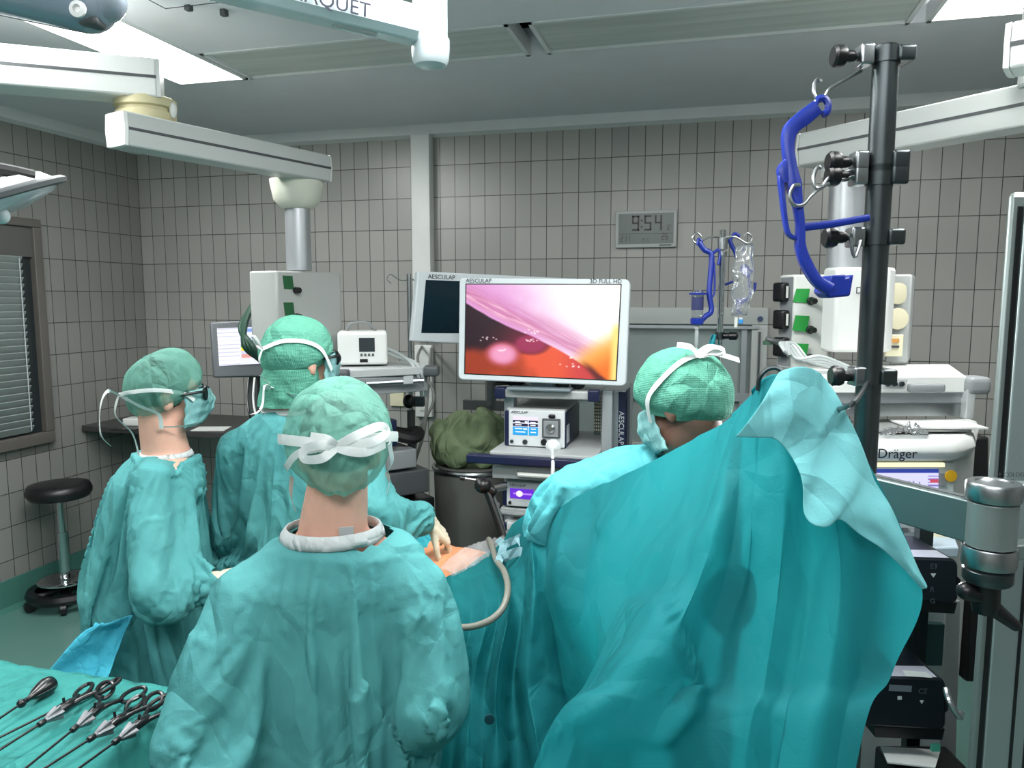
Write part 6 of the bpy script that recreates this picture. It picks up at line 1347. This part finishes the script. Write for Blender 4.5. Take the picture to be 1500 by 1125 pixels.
# ------------------------------------------------------------ big turquoise drape over the screen frame
drapem = cloth_mat('turquoise_drape_cloth', (36, 130, 136), (18, 107, 115), trans=.34, crease=.5, scale=5, rough=.7, tcol=(40, 190, 196))
flapm = cloth_mat('pale_drape_underside', (128, 200, 204), (108, 186, 192), trans=.2, crease=1.0, scale=5)
COLS = [
 [(628, 858, 1.94), (622, 950, 1.9), (615, 1130, 1.82)],
 [(660, 842, 2.2), (664, 920, 1.92), (652, 1000, 1.84), (640, 1130, 1.79)],
 [(682, 832, 2.26), (690, 905, 1.99), (672, 1000, 1.9), (660, 1130, 1.82)],
 [(700, 818, 2.33), (712, 900, 1.94), (692, 1000, 1.84), (682, 1130, 1.74)],
 [(722, 803, 2.4), (732, 880, 2.01), (712, 1000, 1.86), (706, 1130, 1.76)],
 [(738, 790, 2.42), (748, 870, 1.94), (728, 990, 1.78), (728, 1130, 1.7)],
 [(750, 768, 2.3), (770, 850, 1.96), (752, 1000, 1.86), (760, 1130, 1.78)],
 [(772, 752, 2.2), (782, 850, 1.84), (772, 1000, 1.76), (790, 1130, 1.68)],
 [(797, 758, 2.08), (806, 870, 1.86), (826, 1000, 1.82), (856, 1130, 1.76)],
 [(822, 742, 1.95), (803, 806, 1.8), (800, 880, 1.76), (852, 985, 1.74), (905, 1130, 1.72)],
 [(840, 730, 1.89), (818, 800, 1.73), (822, 890, 1.68), (872, 985, 1.68), (903, 1130, 1.66)],
 [(866, 718, 1.85), (862, 800, 1.7), (858, 900, 1.63), (888, 980, 1.61), (893, 1130, 1.58)],
 [(905, 700, 1.78), (890, 800, 1.63), (880, 905, 1.56), (868, 992, 1.53), (840, 1130, 1.49)],
 [(955, 675, 1.7), (930, 790, 1.57), (900, 900, 1.49), (856, 1002, 1.45), (800, 1130, 1.39)],
 [(1015, 645, 1.58), (985, 770, 1.46), (938, 900, 1.37), (866, 1008, 1.32), (786, 1130, 1.26)],
 [(1060, 615, 1.47), (1028, 760, 1.34), (976, 896, 1.26), (890, 1010, 1.22), (780, 1130, 1.17)],
 [(1082, 602, 1.42), (1052, 755, 1.3), (1005, 896, 1.24), (925, 1010, 1.2), (830, 1130, 1.15)],
 [(1105, 585, 1.38), (1080, 740, 1.31), (1052, 880, 1.28), (1000, 1000, 1.25), (930, 1130, 1.21)],
 [(1130, 566, 1.34), (1112, 720, 1.3), (1096, 860, 1.28), (1065, 1000, 1.25), (1020, 1130, 1.21)],
 [(1150, 552, 1.31), (1150, 700, 1.25), (1142, 850, 1.23), (1120, 1000, 1.21), (1090, 1130, 1.17)],
 [(1165, 545, 1.3), (1182, 700, 1.27), (1188, 850, 1.25), (1165, 1000, 1.23), (1140, 1130, 1.19)],
 [(1182, 541, 1.29), (1214, 690, 1.24), (1232, 850, 1.21), (1212, 1000, 1.19), (1180, 1130, 1.16)],
 [(1200, 548, 1.3), (1242, 680, 1.27), (1292, 850, 1.24), (1258, 1000, 1.21), (1218, 1130, 1.18)],
 [(1215, 562, 1.31), (1264, 660, 1.28), (1351, 852, 1.23), (1308, 985, 1.2), (1252, 1125, 1.17)]]
NV = 90
def resample(pts, n):
    sp = spline(pts, 12); L = [0]
    for a, b in zip(sp, sp[1:]): L.append(L[-1] + (b - a).length)
    out = []; j = 0
    for i in range(n):
        s = L[-1] * i / (n - 1)
        while j < len(L) - 2 and L[j + 1] < s: j += 1
        k = (s - L[j]) / max(1e-6, L[j + 1] - L[j]); out.append(sp[j].lerp(sp[j + 1], k))
    return out
cols = []
for c in COLS:
    p = [P(*q) for q in c]; last = p[-1]; dn = (p[-1] - p[-2]); dn.z = min(dn.z, -.05); dn = dn.normalized()
    if last.z > .3: k = (last.z - .28); p.append(last + V((dn.x * .35, dn.y * .35, -1)) * k)
    cols.append(resample(p, NV))
NU = 8; rows = []
for i in range(NV):
    r = [c[i] for c in cols]; sp = []
    for j in range(len(r) - 1):
        p0 = r[max(j - 1, 0)]; p1 = r[j]; p2 = r[j + 1]; p3 = r[min(j + 2, len(r) - 1)]
        for k in range(NU):
            t = k / NU; sm = .5 * ((2 * p1) + (p2 - p0) * t + (2 * p0 - 5 * p1 + 4 * p2 - p3) * t * t + (3 * p1 - p0 - 3 * p2 + p3) * t ** 3); sp.append(sm.lerp(p1.lerp(p2, t), .85))
    sp.append(r[-1]); rows.append(sp)
mb = MB().grid(rows)
dr_ = mb.build('surgical_drape', drapem, ang=180)
crease_mesh(dr_.data, .22, .30, .6, 2)
tag(dr_, 'large turquoise surgical drape rising to a peak beside the dark steel pole', 'surgical drape')
q_ = dr_.modifiers.new('u', 'SUBSURF'); q_.levels = 1; q_.render_levels = 1
# the folded-over pale edge
UP = [(1141, 546, 1.285), (1152, 541, 1.28), (1170, 537, 1.275), (1188, 540, 1.275), (1203, 550, 1.28), (1216, 563, 1.29), (1236, 600, 1.285), (1257, 642, 1.27), (1303, 740, 1.245), (1354, 852, 1.215)]
LO = [(1077, 640, 1.265), (1108, 641, 1.255), (1140, 646, 1.245), (1170, 690, 1.225), (1180, 758, 1.20), (1210, 773, 1.19), (1228, 760, 1.205), (1262, 785, 1.21), (1305, 815, 1.215), (1348, 862, 1.21)]
up = resample([P(*q) for q in UP], 60); lo = resample([P(*q) for q in LO], 60); g = []
for i in range(26):
    v = i / 25; g.append([a.lerp(b, v) - FH * (.012 * math.sin(PI * v)) + FH * .010 * noise.noise(V((j * .13, v * 2.0, 4))) for j, (a, b) in enumerate(zip(up, lo))])
fo = MB().grid(g).build('folded_edge', flapm, dr_, ang=180, solid=.0016, sub=1); crease_mesh(fo.data, .15, .14, .7, 3)
# hoop at the peak
hp_ = thing('screen_hoop', 'dark metal hoop poking out at the peak of the turquoise drape', 'hoop', P(1132, 552, 1.33))
MB().tube([P(1110, 572, 1.34), P(1113, 553, 1.335), P(1124, 541, 1.33), P(1138, 539, 1.325), P(1150, 547, 1.32), P(1160, 556, 1.325), P(1180, 565, 1.34), P(1200, 580, 1.36), P(1225, 600, 1.3)], .0042, 8).build('rod', dsteel, hp_)
MB().tube([P(1225, 600, 1.3), P(1250, 590, 1.2), at(pxy, P(1276, 590, 1.15).z)], .0042, 8).build('rod_arm', dsteel, hp_)
MB().tube([P(1100, 640, 1.42), P(1096, 800, 1.345), P(1085, 1000, 1.315), P(1075, 1130, 1.30)], .012, 10).build('side_rod', dsteel, hp_)  # unseen rod added behind the drape to carry the silhouette blocks
MB().ell(P(1086, 858, 1.318), (.038, .03, .055)).ell(P(1066, 1020, 1.30), (.042, .03, .06)).build('clamp_block', black, hp_)  # unseen blocks added to cast dark silhouettes through the backlit drape
MB().box(P(1276, 955, 1.262), (.045, .03, .05), R=Matrix.Rotation(YAW, 3, 'Z') @ Matrix.Rotation(.6, 3, 'Y'), bev=.01).ring(P(1276, 955, 1.27), at(pxy, P(1276, 955, 1.40).z), .01).build('clamp_block', black, hp_)  # another unseen block, added for the silhouette further right
g = []
for i in range(14):
    v = i / 13; g.append([P(1100 + 62 * u + 6 * math.sin(v * 3), 592 - 44 * math.sin(PI * (.15 + .6 * u)) + 46 * v * (1 - .4 * u), 1.36 + .02 * math.sin(5 * u + 2 * v)) for u in np.linspace(0, 1, 14)])
tk = MB().grid(g).build('tucked_cloth', drapem, dr_, ang=180, solid=.0015); crease_mesh(tk.data, .3, .05, .7, 4)
# ------------------------------------------------------------ film, tape, hose on the patient
g = []
for i in range(40):
    u = i / 39
    a = P(648, 836, 2.215).lerp(P(738, 785, 2.50), u); b = P(662, 846, 2.19).lerp(P(742, 806, 2.40), u)
    a = a - (b - a).normalized() * .045 * math.sin(PI * min(1, u * 1.1) * .9 + .2); g.append([a.lerp(b, v) + V((0, 0, .012 * abs(noise.noise(V((u * 16, v * 3, 1)))) + .008 * math.sin(PI * v))) for v in np.linspace(0, 1, 14)])
fm = cloth_mat('crinkled_film', (226, 234, 236), (206, 216, 220), trans=.2, crease=2.4, scale=34, rough=.12, thin=.74)
tag(MB().grid(g).build('plastic_film', fm, ang=180, solid=.0012), 'crinkled clear plastic film over the edge of the bare abdomen', 'plastic film')
tapem = cloth_mat('grey_blue_tape', (150, 190, 198), (132, 176, 186), trans=.15, crease=1.0)
tp = thing('adhesive_strip', 'pale blue adhesive strips sticking up beside the clear film', 'adhesive strip', P(750, 800, 2.3))
for pts, w in (([P(729, 790, 2.32), P(737, 798, 2.2), P(734, 812, 2.14), P(730, 824, 2.1)], .022), ([P(733, 803, 2.2), P(745, 795, 2.19), P(757, 790, 2.17), P(764, 786, 2.15)], .022), ([P(736, 818, 2.12), P(748, 812, 2.1), P(760, 808, 2.09), P(768, 810, 2.07)], .026), ([P(757, 788, 2.16), P(764, 800, 2.12), P(767, 814, 2.08)], .012)):
    ribbon('strip', pts, w, P(740, 810, 3), tapem, tp, k=6)
for i, pts in enumerate(([(716, 790, 2.42), (721, 800, 2.32), (727, 820, 2.14), (739, 838, 2.02), (744, 862, 1.90), (738, 888, 1.85), (722, 906, 1.83), (700, 916, 1.83), (678, 919, 1.84), (655, 915, 1.85)],)):
    tag(MB().tube([P(*q) for q in pts], .0085, 12).build('suction_hose', mat('grey_beige_hose', (126, 126, 116), .4, var=.05)), 'grey hose looping from the film down over the turquoise drape', 'hose')
_t = thing('drape_seal', 'small dark round seal low on the turquoise drape', 'seal', P(717, 1053, 1.74)); MB().lathe([(.012, 0), (.012, .004), (.001, .005)], P(717, 1053, 1.73), -FH, 16).build('disc', mat('dark_teal', (14, 70, 80), .5), _t)
# ------------------------------------------------------------ instrument table
TI = .95
tb = thing('instrument_table', 'instrument table under a teal cloth at the lower left', 'table', P(60, 1100, 1.5) * 1)
tblm = cloth_mat('teal_table_cloth', (66, 152, 146), (50, 134, 130), trans=.05, crease=1.0, scale=8)
e0 = onZ(-20, 984, TI); e1 = onZ(238, 1022, TI); ex = (e1 - e0).normalized(); ey = V((ex.y, -ex.x, 0))       # ex along the far edge, ey towards the camera
e1 = e1 + ex * .0; far0 = e0 - ex * .7; wd = (e1 - far0).length
g = []
for i in range(44):
    v = i / 43; g.append([])
    for j in range(70):
        u = j / 69; x = -.04 + u * (wd + .08); y = -.04 + v * .86
        z = TI; ox = 0; oy = 0
        over = max(-y, 0, x - wd, y - .78)
        p = far0 + ex * x + ey * y; wr_ = .006 * noise.noise(p * 7) + .004 * abs(noise.noise(p * V((9, 14, 0)).normalized().length * 11))
        edge = math.exp(-(max(0, y) / .12) ** 2) * .018 * abs(noise.noise(V((x * 9, y * 5, 2))))
        g[-1].append(V((p.x, p.y, TI + wr_ * .6 + edge)))
    # skirts
top = [r[:] for r in g]
def skirt(edge, out, n=14):
    rr = [edge]
    for k in range(1, n + 1): rr.append([p + out * (.012 * min(k, 3) + .01 * math.sin(i_ * .55) * k / n) + V((0, 0, -.05 * k)) for i_, p in enumerate(edge)])
    return rr
mb = MB().grid(top).grid(skirt(top[0], -ey)).grid(skirt([r[-1] for r in top], ex)).grid(skirt(top[-1], ey))
tc_ = mb.build('table_cloth', tblm, tb, ang=180, solid=.002)
MB().box(at(far0 + ex * wd / 2 + ey * .37, TI - .035), (wd - .02, .74, .03), R=Matrix((ex, -ey, V((0, 0, 1)))).transposed()).build('table_top', steel, tb)
for a in (.05, wd - .08):
    for b in (.05, .7): MB().ring(at(far0 + ex * a + ey * b, .0), at(far0 + ex * a + ey * b, TI - .05), .016).build('leg', steel, tb)
# cyan cloth hanging behind the table
g = []
A_, B_2 = [P(141, 912, 2.06), P(118, 930, 2.06), P(88, 965, 2.04), P(66, 992, 2.02), P(40, 1040, 2.0), P(20, 1100, 2.0)], [P(190, 905, 2.12), P(180, 930, 2.1), P(170, 965, 2.08), P(160, 1000, 2.06), P(150, 1040, 2.04), P(140, 1100, 2.02)]
a_, b_ = resample(A_, 30), resample(B_2, 30)
for i in range(30): g.append([a_[i].lerp(b_[i], u) - FH * .02 * math.sin(u * 5 + i * .2) for u in np.linspace(0, 1, 24)])
cy = MB().grid(g).build('drape_corner', cloth_mat('cyan_drape_cloth', (90, 198, 220), (66, 178, 204), trans=.2, crease=1.0, scale=12), ang=180, solid=.002); crease_mesh(cy.data, .4, .09, .7, 5)
tag(cy, 'bright cyan drape corner between the teal table and the man in profile', 'drape')
# ------------------------------------------------------------ instruments lying on it
silver = mat('silver_wheel', (128, 130, 134), .5, .8, var=.04)
bakel = mat('black_handle', (20, 20, 24), .28, spec=.6)
def grasper(label, first=True):
    t = thing('laparoscopic_instrument', label, 'surgical instrument', (0, 0, 0), 0, 'laparoscopic graspers on the teal table')
    MB().ring((.012, 0, 0), (.34, 0, 0), .0026, n=10).build('shaft', bakel, t)
    MB().lathe([(.0055, .016), (.0065, .014), (.0065, .004), (.005, .0)], (.0, 0, 0), (1, 0, 0), 14).build('shaft_collar', bakel, t)
    mb = MB(); rings = []
    for x, r in ((.0, .0055), (-.004, .007), (-.028, .0125), (-.034, .0135), (-.036, .010)):
        rings.append([V((x, r * (1 + .24 * math.cos(6 * a) * min(1, -x / .02 + .0)) * math.cos(a), r * (1 + .24 * math.cos(6 * a) * min(1, -x / .02)) * math.sin(a))) for a in np.linspace(0, 2 * PI, 49)[:-1]])
    mb.loft(rings).build('rotation_wheel', silver, t, ang=30)
    b = MB(); b.tube([(-.036, 0, 0), (-.055, .0, .002), (-.075, 0, .0)], [.010, .011, .009], 12).ring((-.05, 0, .008), (-.052, 0, .022), .0028); b.build('handle_body', bakel, t)
    hb_ = t.children[-1]
    for sg, an_, nm in ((1, .38, 'fixed_grip'), (-1, .42, 'moving_grip')):
        d = V((-math.cos(an_), sg * math.sin(an_), 0)); q = V((-.062, sg * .003, 0)); L = .052 if sg > 0 else .045
        m_ = MB(); m_.tube([q, q + d * L * .5 + V((0, 0, .002)), q + d * L], [.006, .0045, .005], 8); c = q + d * (L + .026); n2 = V((-d.y, d.x, 0))
        m_.tube([c + d * .027 * math.cos(a) + n2 * .0165 * math.sin(a) + V((0, 0, .004 * math.cos(a))) for a in np.linspace(0, 2 * PI, 15)[:-1]], .0046, 8, closed=True); m_.build(nm, bakel, t)
    return t
def lay(front, back, z=TI + .024, roll=0, tilt=.02):
    f = onZ(*front, z); b = onZ(*back, z); x = (f - b); x.z = 0; x.normalize(); x = (x + V((0, 0, -tilt))).normalized(); y = V((0, 0, 1)).cross(x).normalized(); R = Matrix((x, y, x.cross(y))).transposed() @ Matrix.Rotation(roll, 3, 'X')
    M = R.to_4x4(); M.translation = f; return M
spots = [((66, 1056), (92, 1040), 'grasper with silver wheel nearest the black pear-shaped handle', .25), ((113, 1064), (136, 1046), 'grasper with silver wheel, second from the black pear-shaped handle', -.15), ((139, 1078), (168, 1060), 'grasper with silver wheel, third from the black pear-shaped handle', .2), ((175, 1082), (202, 1063), 'grasper with silver wheel closest to the nurse in front', -.1)]
g0 = None
for f, b, lb, ro in spots:
    M = lay(f, b, TI + .03, ro)
    if g0 is None: g0 = grasper(lb); g0.matrix_basis = M
    else: dup(g0, M, lb)
sci = thing('laparoscopic_instrument', 'plain black-shafted instrument lying beneath the silver-wheeled graspers', 'surgical instrument', (0, 0, 0))
MB().ring((-.02, 0, 0), (.3, 0, 0), .0026, n=10).build('shaft', bakel, sci); MB().tube([(-.02, 0, 0), (-.05, .0, 0), (-.10, .012, 0)], [.006, .008, .006], 10).build('handle', bakel, sci)
sci.matrix_basis = lay((70, 1045), (100, 1030), TI + .017, 0, 0)
pe = thing('pear_handle_instrument', 'black pear-shaped handle with thin shaft at the far left of the table', 'surgical instrument', (0, 0, 0))
MB().lathe([(.006, 0), (.006, .012), (.009, .018), (.0175, .045), (.0195, .06), (.017, .072), (.008, .08), (.001, .081)], (0, 0, 0), (-1, 0, 0), 26).build('handle', bakel, pe)
MB().ell((.012, 0, 0), (.010, .0095, .0095)).ring((0, 0, 0), (.012, 0, 0), .005).build('collar', bakel, pe); MB().ring((.012, 0, 0), (.25, 0, 0), .0026).build('shaft', bakel, pe)
for a in np.linspace(0, 2 * PI, 7)[:-1]: MB().tube([(-.02, .0115 * math.cos(a), .0115 * math.sin(a)), (-.045, .0178 * math.cos(a), .0178 * math.sin(a)), (-.062, .0196 * math.cos(a), .0196 * math.sin(a))], .0009, 6).build('rib', dgrey, pe)
pe.matrix_basis = lay((38, 1026), (66, 1008), TI + .026, 0, .03)

_sp = bpy.data.lights.new('anaesthesia_work_lamp', 'SPOT'); _sp.energy = 26; _sp.spot_size = math.radians(75); _sp.spot_blend = .6; _sp.shadow_soft_size = .06  # added hidden spot, backlights the drape so the silhouettes show
_so = bpy.data.objects.new('anaesthesia_work_lamp', _sp); COL.objects.link(_so); _so.location = P(1250, 640, 2.1); _so.rotation_euler = (P(1120, 900, 1.25) - P(1250, 640, 2.1)).to_track_quat('-Z', 'Y').to_euler()
